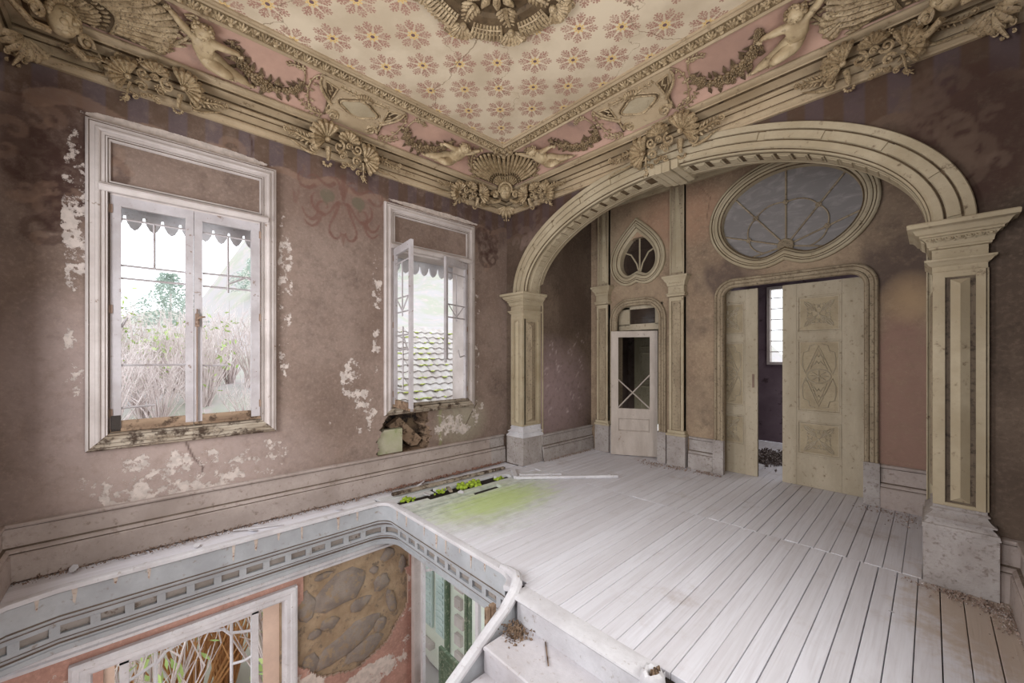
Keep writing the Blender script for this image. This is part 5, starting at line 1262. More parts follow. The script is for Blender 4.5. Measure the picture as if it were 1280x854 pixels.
# --- moulded rose and leaf for the garlands
rm = MB()
for j, (r, z, n) in enumerate(((.034, .006, 7), (.024, .014, 6), (.014, .020, 5))):
    for k in range(n):
        a = 2 * PI * k / n + j * .4; rm.ell((r * .75 * math.cos(a), r * .75 * math.sin(a), z), (r * .30, r * .42, .010), a, 6, 4)
rm.ell((0, 0, .022), (.007, .007, .008), n=6, m=4); rose_me = rm.mesh('rose', ORNM, 60)
lm = MB(); lm.tube([(0, 0, 0), (.03, 0, .010), (.065, 0, .002)], [.006, .016, .002], 5, flat=.5, up=(0, 0, 1)); leaf_me = lm.mesh('garland_leaf', ORND, 60)
bm_ = MB(); 
for k in range(6): a = 2 * PI * k / 6; bm_.ell((.016 * math.cos(a), .016 * math.sin(a), .006), (.010, .010, .010), n=6, m=4)
bm_.ell((0, 0, .012), (.010,) * 3, n=6, m=4); berry_me = bm_.mesh('berries', ORNM, 60)
def garland(mp, pts, label, seed, grp='rose garlands of the cove'):
    R = random.Random(seed); t = empty('garland', mp(pts[0][0], pts[0][1], 0)); tag(t, label, 'garland', grp)
    P = []; 
    for i in range(len(pts) - 1):
        for k in range(6): P.append(tuple(pts[i][j] + (pts[i + 1][j] - pts[i][j]) * k / 6 for j in (0, 1)))
    P.append(pts[-1]); relief('stem', MB().tube([(a, b, .008) for a, b in P], [.010 + .014 * math.sin(PI * k / len(P)) for k in range(len(P))], 6), mp, ORND, t)
    L = 0; nxt = 0
    for a, b in zip(P[:-1], P[1:]):
        d = math.hypot(b[0] - a[0], b[1] - a[1]); L += d
    s = 0; tot = L
    for a, b in zip(P[:-1], P[1:]):
        d = math.hypot(b[0] - a[0], b[1] - a[1])
        while nxt <= s + d:
            f = (nxt - s) / d; x, y = a[0] + (b[0] - a[0]) * f, a[1] + (b[1] - a[1]) * f; g = .75 + .95 * math.sin(PI * nxt / tot) ** .7
            dx, dy = (b[1] - a[1]) / d, -(b[0] - a[0]) / d
            inst('rose' if R.random() < .7 else 'berries', rose_me if R.random() < .7 else berry_me, t, frame_at(mp, x, y, .018, R.uniform(0, 6), g))
            for sd in (-1, 1):
                if R.random() < .85: inst('leaf', leaf_me, t, frame_at(mp, x + sd * dx * .025 * g, y + sd * dy * .025 * g, .010, math.atan2(sd * dy, sd * dx) + R.uniform(-.7, .7), .75 * g))
                if R.random() < .5: inst('berries', berry_me, t, frame_at(mp, x + sd * dx * .034 * g, y + sd * dy * .034 * g, .012, 0, .6 * g))
            nxt += .044 * g + .006
        s += d
    fixinv(t); return t

# --- putti: one continuous modelled body each
def putto_mesh(flip, name, pose):
    V = []; E_ = []; Rr = []
    def node(p, r, par=None):
        V.append(Vector((p[0] * flip, p[1], p[2]))); Rr.append(r)
        if par is not None: E_.append((par, len(V) - 1))
        return len(V) - 1
    a = pose
    hip = node((0, .160, .045), .064); bel = node((-.005, .205, .050), .060, hip); ch = node((-.012, .262, .050), .056, bel); nk = node((-.014, .312, .052), .028, ch)
    hd = node((-.018, .350, .060), .038, nk); node((-.022, .385, .060), .037, hd)
    for side in ('L', 'R'):
        s, el, ha, h2 = a['arm' + side]; q = ch
        q = node(s, .031, q); q = node(el, .025, q); q = node(ha, .016, q); node(h2, .014, q)
    me = bpy.data.meshes.new(name); me.from_pydata([tuple(v) for v in V], E_, []); o = bpy.data.objects.new(name, me); COL.objects.link(o)
    o.modifiers.new('skin', 'SKIN'); 
    if not me.skin_vertices: me.skin_vertices.new() if hasattr(me.skin_vertices, 'new') else None
    if not me.skin_vertices:
        bm = bmesh.new(); bm.from_mesh(me); bm.verts.layers.skin.verify(); bm.to_mesh(me); bm.free()
    for i, sv in enumerate(me.skin_vertices[0].data): sv.radius = (Rr[i], Rr[i]); sv.use_root = (i == 0)
    ss = o.modifiers.new('sub', 'SUBSURF'); ss.levels = 2; ss.render_levels = 2
    dg = bpy.context.evaluated_depsgraph_get(); ev = o.evaluated_get(dg); m2 = bpy.data.meshes.new_from_object(ev)
    m = MB(); m.add([tuple(v.co) for v in m2.vertices], [tuple(p.vertices) for p in m2.polygons])
    bpy.data.objects.remove(o); bpy.data.meshes.remove(m2)
    # legs, face, belly and hands grown onto the same mesh
    X = lambda x: x * flip
    for side in ('L', 'R'):
        P = [Vector((.0, .165, .045))] + [Vector(q) for q in a['leg' + side]]; rr = [.050, .056, .042, .037, .020, .014]; pts, rad_ = [], []
        for i in range(len(P) - 1):
            p0, p1, p2, p3 = P[max(i - 1, 0)], P[i], P[i + 1], P[min(i + 2, len(P) - 1)]
            for k in range(5):
                t = k / 5; pts.append(.5 * ((2 * p1) + (p2 - p0) * t + (2 * p0 - 5 * p1 + 4 * p2 - p3) * t * t + (3 * p1 - p0 - 3 * p2 + p3) * t ** 3)); rad_.append(rr[i] + (rr[i + 1] - rr[i]) * (t * t * (3 - 2 * t)))
        pts.append(P[-1]); rad_.append(rr[-1]); m.tube([(p.x * flip, p.y, p.z) for p in pts], rad_, 12)
        m.ell((P[2].x * flip, P[2].y, P[2].z), (.041, .041, .041), n=12, m=8)
    hx, hy, hz = -.020, .368, .060
    m.ell((X(hx), hy, hz), (.047, .053, .046), n=14, m=10)
    m.ell((X(hx), hy - .006, hz + .047), (.0065, .009, .008), n=6, m=4)
    for s in (-1, 1):
        m.ell((X(hx + s * .018), hy - .014, hz + .030), (.015, .013, .012), n=8, m=5)      # cheeks
        m.ell((X(hx + s * .015), hy + .007, hz + .042), (.0062, .0042, .005), n=6, m=4)    # lids
        m.ell((X(hx + s * .015), hy + .015, hz + .043), (.010, .003, .005), s * .2, 6, 4)   # brows
        m.ell((X(hx + s * .041), hy, hz + .0), (.005, .010, .008), n=6, m=4)               # ears
    m.ell((X(hx), hy - .024, hz + .043), (.009, .0034, .005), n=6, m=4); m.ell((X(hx), hy - .036, hz + .030), (.011, .008, .010), n=6, m=4)
    m.ell((X(-.005), .222, .074), (.034, .030, .022), n=8, m=6); 
    for s in (-1, 1): m.ell((X(-.012 + s * .020), .272, .078), (.018, .014, .012), n=8, m=5)
    for side in ('L', 'R'):
        s, el, ha, h2 = a['arm' + side]; d = (Vector(h2) - Vector(ha)).normalized(); c = Vector(h2); b = Vector((-d.y, d.x, 0))
        for k in range(4):
            f = (k - 1.5) * .0065; L = (.024, .029, .027, .021)[k]
            m.tube([tuple((c + b * f) * 1) if flip == 1 else (-(c + b * f).x, (c + b * f).y, (c + b * f).z), *(lambda p: [(p.x * flip, p.y, p.z)])(c + b * f * 1.5 + d * L * .6 + Vector((0, 0, .004))), *(lambda p: [(p.x * flip, p.y, p.z)])(c + b * f * 1.7 + d * L - Vector((0, 0, .004)))], [.0052, .0046, .003], 5)
        p0 = c - d * .008; p1 = p0 + b * .016 + d * .010; p2 = p1 + d * .010 + b * .003
        m.tube([(p.x * flip, p.y, p.z) for p in (p0, p1, p2)], [.005, .0046, .003], 5)
        to = Vector(a['leg' + side][4]); an = Vector(a['leg' + side][3]); d = (to - an).normalized()
        for k in range(5):
            b = Vector((-d.y, d.x, 0)) * (k - 2) * .005; p = to + b + d * .010; m.ell((p.x * flip, p.y, p.z), (.005, .005, .005), n=5, m=4)
    return m
POSE = {'armL': ((-.055, .292, .050), (-.115, .335, .050), (-.165, .400, .045), (-.180, .420, .045)),
        'armR': ((.035, .292, .055), (.105, .300, .060), (.165, .290, .045), (.180, .272, .045)),
        'legL': ((.040, .125, .075), (.100, .135, .125), (.128, .085, .090), (.140, .035, .060), (.170, .026, .066)),
        'legR': ((.055, .135, .045), (.140, .100, .060), (.205, .062, .050), (.262, .030, .042), (.292, .034, .048))}
def putto(mp, u, flip, label, seed):
    t = empty('putto', mp(u, .15, 0)); tag(t, label, 'putto')
    M2 = lambda x, w, h: mp(u + x * 1.28, w * 1.08 + .032, h * 1.3)
    m = putto_mesh(flip, 'putto_body', POSE); m.map(M2).build('body', PUTTO, t, 180)
    R = random.Random(seed); h = MB(); X = lambda x: x * flip
    for k in range(26):
        a = R.uniform(-.35, PI + .35); r = .048; z = .056 + R.uniform(-.022, .026)
        h.ell((X(-.020 + r * math.cos(a)), .374 + r * math.sin(a) * .95, z), (.013, .012, .012), n=6, m=4)
    h.map(M2).build('hair', ORN, t, 180)
    d = MB()
    for k in range(7): 
        y = .150 + k * .010; d.tube([(X(-.058 + k * .002), y + .035 - k * .004, .045), (X(-.02), y + .005, .094), (X(.03), y - .012 + k * .003, .092), (X(.052), y + .015, .060)], [.007, .008, .008, .005], 5)
    d.map(M2).build('loincloth', PUTTO, t, 60)
    fixinv(t); return t

# --- cartouche in the middle of each cove
def cartouche(mp, label):
    t = empty('cartouche', mp(0, .25, 0)); tag(t, label, 'cartouche', 'cartouches of the cove')
    m = MB(); out = [(-.43, .49), (-.40, .36), (-.33, .30), (-.27, .20), (-.24, .08), (-.20, .02), (.20, .02), (.24, .08), (.27, .20), (.33, .30), (.40, .36), (.43, .49), (.2, .50), (-.2, .50)]
    n = len(out); m.add([(a, b, .004) for a, b in out] + [(a * .97, b, .022) for a, b in out] + [(0, .27, .022)], [(i, (i + 1) % n, n + (i + 1) % n, n + i) for i in range(n)] + [(2 * n, n + i, n + (i + 1) % n) for i in range(n)])
    relief('ground', m, mp, CORN, t)
    m = MB(); oval = [(.165 * math.cos(a) * (1 + .10 * math.cos(4 * a)), .285 + .095 * math.sin(a) * (1 + .10 * math.cos(4 * a))) for a in [2 * PI * k / 28 for k in range(28)]]
    m.add([(a, b, .030) for a, b in oval] + [(0, .285, .048)], [(28, k, (k + 1) % 28) for k in range(28)]); relief('oval_panel', m, mp, CREAM, t)
    m = MB(); m.tube([(a * 1.12, .285 + (b - .285) * 1.18, .020) for a, b in oval + oval[:1]], .014, 6, False)
    for s in (-1, 1): m.tube([(a, b, .020) for a, b in bez((s * .40, .36), (s * .30, .28), (s * .27, .20), (s * .285, .06))], [.012] * 11, 5)
    relief('dark_outline', m, mp, ORND, t)  # dark tubes set just beneath the frames
    m = MB(); m.tube([(a * 1.03, .285 + (b - .285) * 1.06, .034) for a, b in oval + oval[:1]], .011, 6, False); m.tube([(a * 1.22, .285 + (b - .285) * 1.32, .024) for a, b in oval + oval[:1]], .008, 5, False); relief('oval_frame', m, mp, ORN, t)
    for s in (-1, 1):
        m = MB(); m.add([(a, b, .0255) for a, b in ((s * .26, .42), (s * .38, .45), (s * .34, .33), (s * .27, .26))], [(0, 1, 2, 3)]); relief('side_ground', m, mp, ORND, t)
        m = MB(); tz = [(s * .26, .42), (s * .38, .45), (s * .34, .33), (s * .27, .26)]
        m.tube([(a, b, .030) for a, b in tz + tz[:1]], .010, 5, False); m.tube([(s * .33, .43, .022), (s * .29, .37, .03), (s * .32, .35, .028), (s * .29, .31, .022)], .008, 5); relief('side_panel', m, mp, ORN, t)
        m = MB()
        m.tube([(a, b, .030) for a, b in bez((s * .42, .47), (s * .44, .34), (s * .30, .26), (s * .26, .20))], [.010 + .001 * k for k in range(11)], 6)
        scroll(m, s * .20, .09, .062, PI / 2 - s * PI / 2 + 0, -s * 1.4 * -1, .019, bez((s * .22, .24), (s * .285, .21), (s * .29, .14), (s * .262, .09)), .022)
        scroll(m, s * .09, .135, .034, PI / 2, s * 1.0, .010, bez((s * .24, .17), (s * .18, .20), (s * .14, .19), (s * .09, .17)), .022)
        for k in range(5): m.tube([(s * (.06 + .022 * k), .03, .018), (s * (.07 + .024 * k), .07 + .01 * k, .026)], [.006, .010], 5)
        acanth(m, bez((s * .02, .41), (s * .12, .47), (s * .2, .42), (s * .25, .46)), .05, .022)
        relief('scroll', m, mp, ORN, t)
        m = MB()
        # loose tendrils and husks reaching towards the garland
        m.tube([(a, b, .016) for a, b in bez((s * .42, .48), (s * .50, .46), (s * .52, .20), (s * .40, .05))], [.007] * 11, 5)
        for k, (a, b) in enumerate(((.45, .42), (.49, .36), (.50, .28), (.47, .17), (.43, .10))): m.ell((s * a, b, .018), (.020, .012, .014), s * (1.2 - k * .3), 6, 4); scroll(m, s * (a - .045), b - .015, .020, 0, s * .9, .006, None, .014, 8)
        acanth(m, bez((s * .30, .05), (s * .38, .02), (s * .46, .05), (s * .52, .12)), .05, .012, 6); relief('tendril', m, mp, ORND if False else ORN, t)
    m = MB(); fan(m, 0, .40, .5, PI - .5, .085, 7, .020); m.ell((0, .405, .04), (.018, .018, .018), n=8, m=5); relief('crest_shell', m, mp, ORN, t)
    fixinv(t)

# --- rocaille clusters hung over the cornice
def cluster(mp, label, seed, flip=1, small=False):
    t = empty('rocaille_cluster', mp(0, .15, 0)); tag(t, label, 'ornament', 'rocaille clusters on the cornice')
    X = lambda a: a * flip; k_ = .8 if small else 1
    mp0 = mp; mp = lambda u, w, h: mp0(u * k_ * flip, .15 + (w - .15) * k_, (h * 1.5 - .01) * k_)
    def R_(nm, m): relief(nm, m, mp, ORN, t)
    m = MB(); fan(m, -.20, .17, rad(55), rad(235), .165, 9, .030); m.ell((-.20, .17, .05), (.03, .03, .025), n=8, m=5); R_('shell', m)
    m = MB(); fan(m, .02, .21, rad(10), rad(175), .105, 7, .034); scroll(m, .02, .17, .035, 0, 1.2, .012, None, .045); R_('shell', m)
    m = MB(); fan(m, .22, .10, rad(-70), rad(120), .150, 9, .030); m.ell((.22, .10, .05), (.028, .028, .025), n=8, m=5); R_('shell', m)
    for q in ((-.08, .14, .065, rad(90), -1.1, .016, .04), (.11, .17, .055, rad(200), 1.2, .014, .045), (.12, .05, .050, rad(20), 1.1, .014, .04), (-.03, .06, .040, rad(160), -1.2, .012, .035), (.31, .02, .038, 0, 1.2, .010, .03), (.28, .24, .036, rad(120), -1.2, .010, .03), (-.30, .06, .05, rad(180), 1.2, .012, .03), (-.33, .26, .036, rad(20), -1.1, .010, .03), (.0, -.02, .036, rad(220), 1.2, .010, .03)):
        m = MB(); scroll(m, q[0], q[1], q[2], q[3], q[4], q[5], None, q[6]); R_('scroll', m)
    m = MB(); m.tube([(-.18, .10, .03), (-.17, .03, .045), (-.165, -.03, .04)], [.030, .024, .016], 6)
    for q in range(6): a = PI * q / 5 + PI; m.ell((-.165 + .036 * math.cos(a), -.055 + .030 * math.sin(a), .03), (.017, .014, .016), a, 6, 4)
    R_('drop', m)
    m = MB()
    for (a, b) in ((.10, -.02), (.17, -.06), (.24, -.10), (.05, .0)): scroll(m, a, b, .028, rad(40 * a * 10), 1.1 if a > .1 else -1.1, .010, None, .025, 10)
    acanth(m, bez((.20, .06), (.24, -.02), (.20, -.08), (.28, -.14)), .05, .022, 4); R_('drop', m)
    m = MB(); flower(m, -.06, .25, .036, 6, .045); flower(m, .13, .27, .030, 5, .04); flower(m, .0, .09, .030, 5, .05); R_('blossoms', m)
    m = MB(); acanth(m, bez((-.30, .12), (-.42, .08), (-.48, .16), (-.56, .12)), .07, .020, 7); scroll(m, -.57, .145, .030, -PI / 2, -1.1, .009, None, .02); m.tube([(a, b, .02) for a, b in bez((-.28, .0), (-.40, -.02), (-.46, .05), (-.54, .06))], [.020, .019, .018, .017, .016, .014, .012, .010, .008, .007, .005], 6); R_('leaf_tail', m)
    m = MB(); acanth(m, bez((.34, .14), (.46, .20), (.52, .10), (.62, .14)), .055, .018, 7); scroll(m, .63, .165, .028, -PI / 2, 1.1, .009, None, .02); m.tube([(a, b, .016) for a, b in bez((.36, .05), (.48, .0), (.58, .06), (.72, -.02))], [.012, .012, .011, .010, .009, .009, .008, .007, .006, .005, .004], 5); R_('leaf_tail', m)
    for ch in t.children: ch.matrix_parent_inverse = Matrix.Translation(-Vector(t.location))
    return t

# --- great shell with a mask, filling a corner
def corner_piece(cx, cy, dx, dy, label):
    mc = corner_map(cx, cy, dx, dy, cv); t = empty('corner_shell', mc(0, .2, 0)); tag(t, label, 'ornament', 'shells in the cove corners')
    m = MB(); out = [(.60 * math.cos(a), .02 + .50 * math.sin(a)) for a in [PI * k / 24 for k in range(25)]]; n = 25
    m.add([(a, b, .012) for a, b in out] + [(a * .5, .02 + (b - .02) * .5, .020) for a, b in out] + [(0, .02, .02)], [(i, i + 1, n + i + 1, n + i) for i in range(n - 1)] + [(2 * n, n + i, n + i + 1) for i in range(n - 1)]); relief('ground', m, mc, ORND, t)
    m = MB(); fan(m, 0, .02, rad(6), rad(174), .47, 19, .022, .70, 1.0, 1.25); fan(m, 0, .02, rad(8), rad(172), .20, 13, .03, .5, .9, 1.2, False); relief('shell', m, mc, ORN, t)
    m = MB(); m.tube([(.33 * math.cos(a), .02 + .25 * math.sin(a), .040) for a in [PI * k / 24 for k in range(25)]], .012, 6); m.tube([(.24 * math.cos(a), .02 + .185 * math.sin(a), .034) for a in [PI * k / 20 for k in range(21)]], .010, 6)
    for k in range(17):
        a = PI * (k + .5) / 17; m.ell((.285 * math.cos(a), .02 + .215 * math.sin(a), .030), (.018, .013, .014), a, 6, 4)
    relief('pearl_band', m, mc, ORN, t)
    for s in (-1, 1):
        m = MB(); acanth(m, bez((s * .55, .02), (s * .66, .12), (s * .60, .30), (s * .46, .44)), .09, .018, 8); scroll(m, s * .52, .07, .05, PI / 2, s * 1.2, .014, None, .02); scroll(m, s * .40, .46, .035, 0, -s * 1.1, .010, None, .02); relief('side_leaf', m, mc, ORN, t)
    # crest where the frieze meets
    m = MB(); flower(m, 0, .50, .045, 6, .02)
    for s in (-1, 1): fan(m, s * .09, .48, rad(20 if s > 0 else 90), rad(90 if s > 0 else 160), .09, 4, .014)
    relief('crest', m, mc, ORN, t)
    # mask looking out of the corner
    o = Vector((cx + dx * .33, cy + dy * .33, 3.95)); e1 = Vector((-dy * 1., dx * 1., 0)).normalized() if False else Vector((dx, -dy, 0)).normalized(); nn = Vector((dx, dy, -.25)).normalized(); up = nn.cross(e1); up = up if up.z > 0 else -up
    B = lambda x, y, z: tuple(o + (e1 * x + up * y + nn * z) * 1.3)
    m = MB(); m.ell((0, 0, 0), (.062, .080, .060), n=16, m=12); m.ell((0, -.058, .022), (.026, .020, .026), n=8, m=6)
    m.tube([(0, .022, .055), (0, .0, .066), (0, -.012, .074)], [.007, .009, .011], 6)
    for s in (-1, 1): m.ell((s * .026, -.020, .044), (.022, .020, .016), n=8, m=6); m.ell((s * .024, .014, .054), (.012, .0065, .008), n=8, m=5); m.ell((s * .025, .030, .052), (.018, .005, .010), s * -.2, 8, 5); m.ell((s * .064, 0, .0), (.008, .016, .012), n=6, m=4)
    m.ell((0, -.034, .058), (.018, .005, .009), n=8, m=4); m.ell((0, -.041, .056), (.014, .005, .009), n=8, m=4)
    m.map(B).build('mask', PUTTO, t, 180)
    m = MB()
    for k in range(15): a = PI * k / 14; m.ell((.070 * math.cos(a), .012 + .082 * math.sin(a), .0), (.018, .018, .022), n=6, m=4)
    for s in (-1, 1): scroll(m, s * .115, -.03, .045, PI / 2 - s * PI / 2, s * 1.1, .016, None, -.01); m.tube([(s * .05, -.09, .0), (s * .12, -.11, .0), (s * .20, -.06, -.02), (s * .27, -.09, -.06)], [.018, .020, .016, .010], 6)
    m.map(B).build('mask_hair', ORN, t, 60)
    B2 = lambda x, y, z: tuple(Vector((cx + dx * .12, cy + dy * .12, 3.80)) + e1 * x + Vector((dx * .35, dy * .35, .9)).normalized() * y + nn * z)
    m = MB(); fan(m, 0, .06, rad(200), rad(340), .15, 7, .0); m.tube([(0, -.05, .03), (0, -.11, .03), (0, -.17, .01)], [.020, .014, .006], 6)
    for s in (-1, 1): scroll(m, s * .16, .02, .04, -PI / 2, s * 1.2, .012, None, .0); scroll(m, s * .045, -.10, .022, PI / 2, -s * 1.1, .007, None, .0); scroll(m, s * .03, -.15, .014, PI / 2, -s * 1.1, .005, None, .0, 8)
    m.map(B2).build('pendant', ORN, t, 60)
    fixinv(t); return t

Wc, Nc, Wf, Nf = on_w(cv), on_n(cv), on_w(cf), on_n(cf)
dW = 1.66 - CY
Wc2 = lambda u, w, h: Wc(u + dW, w, h)
cartouche(Wc2, 'gilt plaster cartouche in the cove above the window wall'); cartouche(Nc, 'gilt plaster cartouche in the cove above the arch')
PW1 = -1.27
putto(Wc2, PW1, 1, 'plaster putto reclining above the first window, arm raised', 1)
putto(Wc2, 1.22, -1, 'plaster putto leaning by the corner above the second window', 2)
putto(Nc, -1.33, 1, 'small plaster putto in the cove left of the arch cartouche', 3)
putto(Nc, 1.33, -1, 'plaster putto reclining above the right side of the arch', 4)
GP = [(1.10, .40), (1.06, .28), (.96, .17), (.80, .11), (.66, .13), (.56, .20), (.54, .30)]
garland(Wc2, [(-a, b) for a, b in GP], 'drooping rose garland right of the putto above the first window', 1)
garland(Wc2, GP, 'drooping rose garland above the second window', 2)
garland(Nc, [(-a, b) for a, b in GP], 'drooping rose garland left of the arch cartouche', 3)
garland(Nc, GP, 'drooping rose garland right of the arch cartouche', 4)
for mp, nm in ((Wc2, 'window wall'), (Nc, 'arch wall')):      # ribboned flower sprigs hanging from the frieze
    for s in (-1, 1):
        sp = MB(); sp.tube([(s * .56, .44, .014), (s * .54, .38, .02), (s * .53, .30, .02)], [.008, .006, .006], 5); flower(sp, s * .585, .455, .035, 5, .012); acanth(sp, [(s * .60, .47), (s * .66, .46), (s * .70, .42)], .04, .01, 4); scroll(sp, s * .62, .44, .02, 0, 1, .006, None, .012, 8)
        o = relief('flower_sprig', sp, mp, ORN, None); tag(o, 'small plaster flower sprig at the %s end of the garland on the %s' % ('left' if s < 0 else 'right', nm), 'ornament', 'flower sprigs')
    for s in (-1, 1):                                         # fluted shell halfway to the corner
        if mp is Wc2 and s > 0: continue
        if mp is Nc and s < 0: continue
        sp = empty('fluted_shell', mp(s * 1.72, .2, 0)); tag(sp, 'fluted plaster shell in the cove at the far %s end of the %s' % ('left' if s < 0 else 'right', nm), 'ornament', 'fluted shells')
        m = MB(); fan(m, s * 1.62, .15, rad(-60 if s < 0 else 60), rad(120 if s < 0 else 240), .15, 8, .02); flower(m, s * 1.62, .15, .045, 8, .03); relief('shell', m, mp, ORN, sp)
        m = MB(); m.tube([(a, b, .02) for a, b in bez((s * 1.70, .03), (s * 1.60, .3), (s * 1.66, .4), (s * 1.58, .46))], [.02] * 11, 6); flower(m, s * 1.60, .40, .04, 5, .02); scroll(m, s * 1.52, .05, .035, 0, 1.2, .010, None, .016); relief('stalk', m, mp, ORN, sp); fixinv(sp)
cluster(lambda u, w, h: Wf(u + dW - .03, w, h), 'large rocaille cluster on the cornice between the two windows', 1)
cluster(lambda u, w, h: Nf(u + .12, w, h), 'large rocaille cluster on the cornice over the crown of the arch', 2, -1)
cluster(lambda u, w, h: Wf(u + dW - 1.55, w, h), 'rocaille cluster on the cornice above the first window', 3, -1, True)
cluster(lambda u, w, h: Wf(u + dW + 1.66, w, h), 'rocaille cluster on the cornice left of the corner mask', 4, -1, True)
cluster(lambda u, w, h: Nf(u - 1.70, w, h), 'rocaille cluster on the cornice right of the corner mask', 5, 1, True)
cluster(lambda u, w, h: Nf(u + 1.74, w, h), 'rocaille cluster on the cornice over the right end of the arch', 6, 1, True)
corner_piece(XW, YN, 1, -1, 'shell and mask ornament in the middle corner where the two walls meet')
corner_piece(XW, YS, 1, 1, 'leafy shell ornament in the upper left corner')
corner_piece(XE, YN, -1, -1, 'leafy shell ornament in the upper right corner')

# --- ceiling rosette
RC = (-2.05, 1.77)
Cm = lambda u, w, h: (RC[0] + u, RC[1] + w, 4.279 - h)
rs = empty('ceiling_rosette', (RC[0], RC[1], 4.28)); tag(rs, 'large carved plaster rosette at the centre of the stencilled ceiling', 'rosette')
m = MB(); m.sweep([(math.cos(a) * .50, math.sin(a) * .50) for a in [2 * PI * k / 48 for k in range(48)]], [(-.10, 0), (-.09, .03), (0, .055), (.12, .045), (.14, .02), (.20, .03), (.30, .02), (.5, .03)], True, Cm); m.build('ground', ORND, rs)
for k in range(8):
    a = 2 * PI * k / 8 + .2; c, s = math.cos(a), math.sin(a); T = lambda u, w, h, c=c, s=s: Cm(c * u - s * w, s * u + c * w, h)
    m = MB()
    for q in range(9): 
        b = (q - 4) * .058; m.tube([(.44 * math.cos(b), .44 * math.sin(b), .05), (.54 * math.cos(b), .54 * math.sin(b), .075), (.62 * math.cos(b), .62 * math.sin(b), .03)], [.010, .014, .009], 5)
    for rr in (.47, .51, .55, .59): m.tube([(rr * math.cos(b), rr * math.sin(b), .068 if rr < .58 else .05) for b in [(q - 4) * .06 for q in range(9)]], .006, 4)
    m.map(T).build('woven_band', ORN, rs, 50)
    m = MB(); b0 = PI / 8; P = lambda r, b: (r * math.cos(b0 + b), r * math.sin(b0 + b))
    fan(m, *P(.50, 0), b0 - 1.2, b0 + 1.2, .13, 7, .04); scroll(m, *P(.62, .12), .04, 0, 1.2, .012, None, .03); scroll(m, *P(.62, -.12), .04, PI, -1.2, .012, None, .03); m.ell((*P(.50, 0), .07), (.03, .03, .03), n=8, m=5); acanth(m, [P(.30, 0), P(.38, .02), P(.46, 0)], .09, .04, 5)
    m.map(T).build('scroll_leaf', ORN, rs, 50)
m = MB()
for k in range(16): a = 2 * PI * k / 16; m.tube([(.08 * math.cos(a), .08 * math.sin(a), .05), (.2 * math.cos(a), .2 * math.sin(a), .08), (.30 * math.cos(a), .30 * math.sin(a), .04)], [.012, .034, .014], 6)
m.ell((0, 0, .06), (.08, .08, .06), n=12, m=6); m.map(Cm).build('centre_flower', ORN, rs, 50); fixinv(rs)

# ------------------------------------------------------------------ debris
def rubble(name, label, pts, n, smin, smax, mat, seed, cat='rubble', h=.02, grp=None):
    """pts: list of (x,y,spread_x,spread_y)"""
    R = random.Random(seed); m = MB()
    for k in range(n):
        x, y, sx, sy = R.choice(pts); x += R.gauss(0, sx); y += R.gauss(0, sy); s = R.uniform(smin, smax) * R.random() ** .5
        s *= 1.6; M = Matrix.Translation((x, y, s * .3 + R.random() ** 3 * h)) @ Euler((R.uniform(0, 6), R.uniform(0, 6), R.uniform(0, 6))).to_matrix().to_4x4()
        v = [M @ Vector((s * R.uniform(.5, 1) * a, s * R.uniform(.4, 1) * b, s * R.uniform(.2, .5) * c)) for a, b, c in ((1, 0, 0), (-.5, .9, 0), (-.5, -.9, 0), (0, 0, 1), (0, 0, -1))]
        m.add(v, [(0, 1, 3), (1, 2, 3), (2, 0, 3), (1, 0, 4), (2, 1, 4), (0, 2, 4)])
    m.v = [(x, y, max(z, .0005)) for x, y, z in m.v]
    return tag(m.build(name, mat, smooth=0), label, cat, grp, 'stuff')
rubble('rubble', 'crumbled plaster heap at the foot of the right pillar pedestal', [(.20, 3.93, .12, .05), (.33, 3.75, .05, .12), (.1, 3.97, .1, .02), (.3, 3.9, .06, .05)], 900, .003, .013, RUBB, 1)
rubble('rubble', 'line of crumbs along the foot of the alcove side wall', [(-4.0, 4.7 + .2 * k, .02, .08) for k in range(5)], 420, .004, .016, RUBB, 2)
rubble('rubble', 'crumbs in front of the pilaster between the two doors', [(-2.8, 5.5, .12, .06), (-2.5, 5.55, .15, .04), (-2.1, 5.6, .1, .03)], 420, .004, .018, RUBB, 3)
rubble('rubble', 'debris strewn along the narrow walk beside the stairwell', [(-4.40, -.5 + .22 * k, .03, .1) for k in range(14)], 1500, .003, .014, paint('brown_litter', srgb(150, 128, 114), srgb(104, 84, 72), srgb(206, 200, 196), 60, 90, (.60, .66)), 4, h=.015)
rubble('rubble', 'litter of rust brown chips under the second window', [(-4.42, 2.2 + .15 * k, .02, .08) for k in range(12)], 900, .004, .018, paint('rust_litter', srgb(150, 112, 96), srgb(110, 80, 68), srgb(204, 196, 190), 60, 90, (.60, .66)), 5)
rubble('rubble', 'leaf litter covering the floor of the room behind the double door', [(-1.8, 6.9, .18, .15), (-1.7, 7.4, .2, .2), (-1.4, 7.1, .2, .2)], 1100, .015, .045, paint('dark_litter', srgb(92, 78, 70), srgb(60, 50, 46), srgb(170, 160, 158), 30, 50, (.5, .6)), 6, h=.02)
rubble('rubble', 'crumbs on the floor along the right side of the far wall', [(-.35, 5.55, .12, .05), (-.15, 5.4, .08, .1)], 200, .003, .014, RUBB, 7)
rubble('nest_of_dirt', 'dark dirt and twigs in the corner of the first stair tread', [(-1.83, 1.76, .045, .045)], 500, .004, .014, ROTW, 8, 'dirt', .03).location.z = -.178
R = random.Random(31)
chip_lab = ['white paint chip lying on the floor left of the right pedestal', 'triangular white plaster flake lying against the baseboard under the window', 'white flake standing on the walk beside the well at the far left', 'pale flake on the walk edge below the first window', 'greenish plaster flake on the walk, middle', 'small flake near the stair head on the walk', 'white flake in the rotted gap between the boards', 'pale plaster lump on the rotted boards']
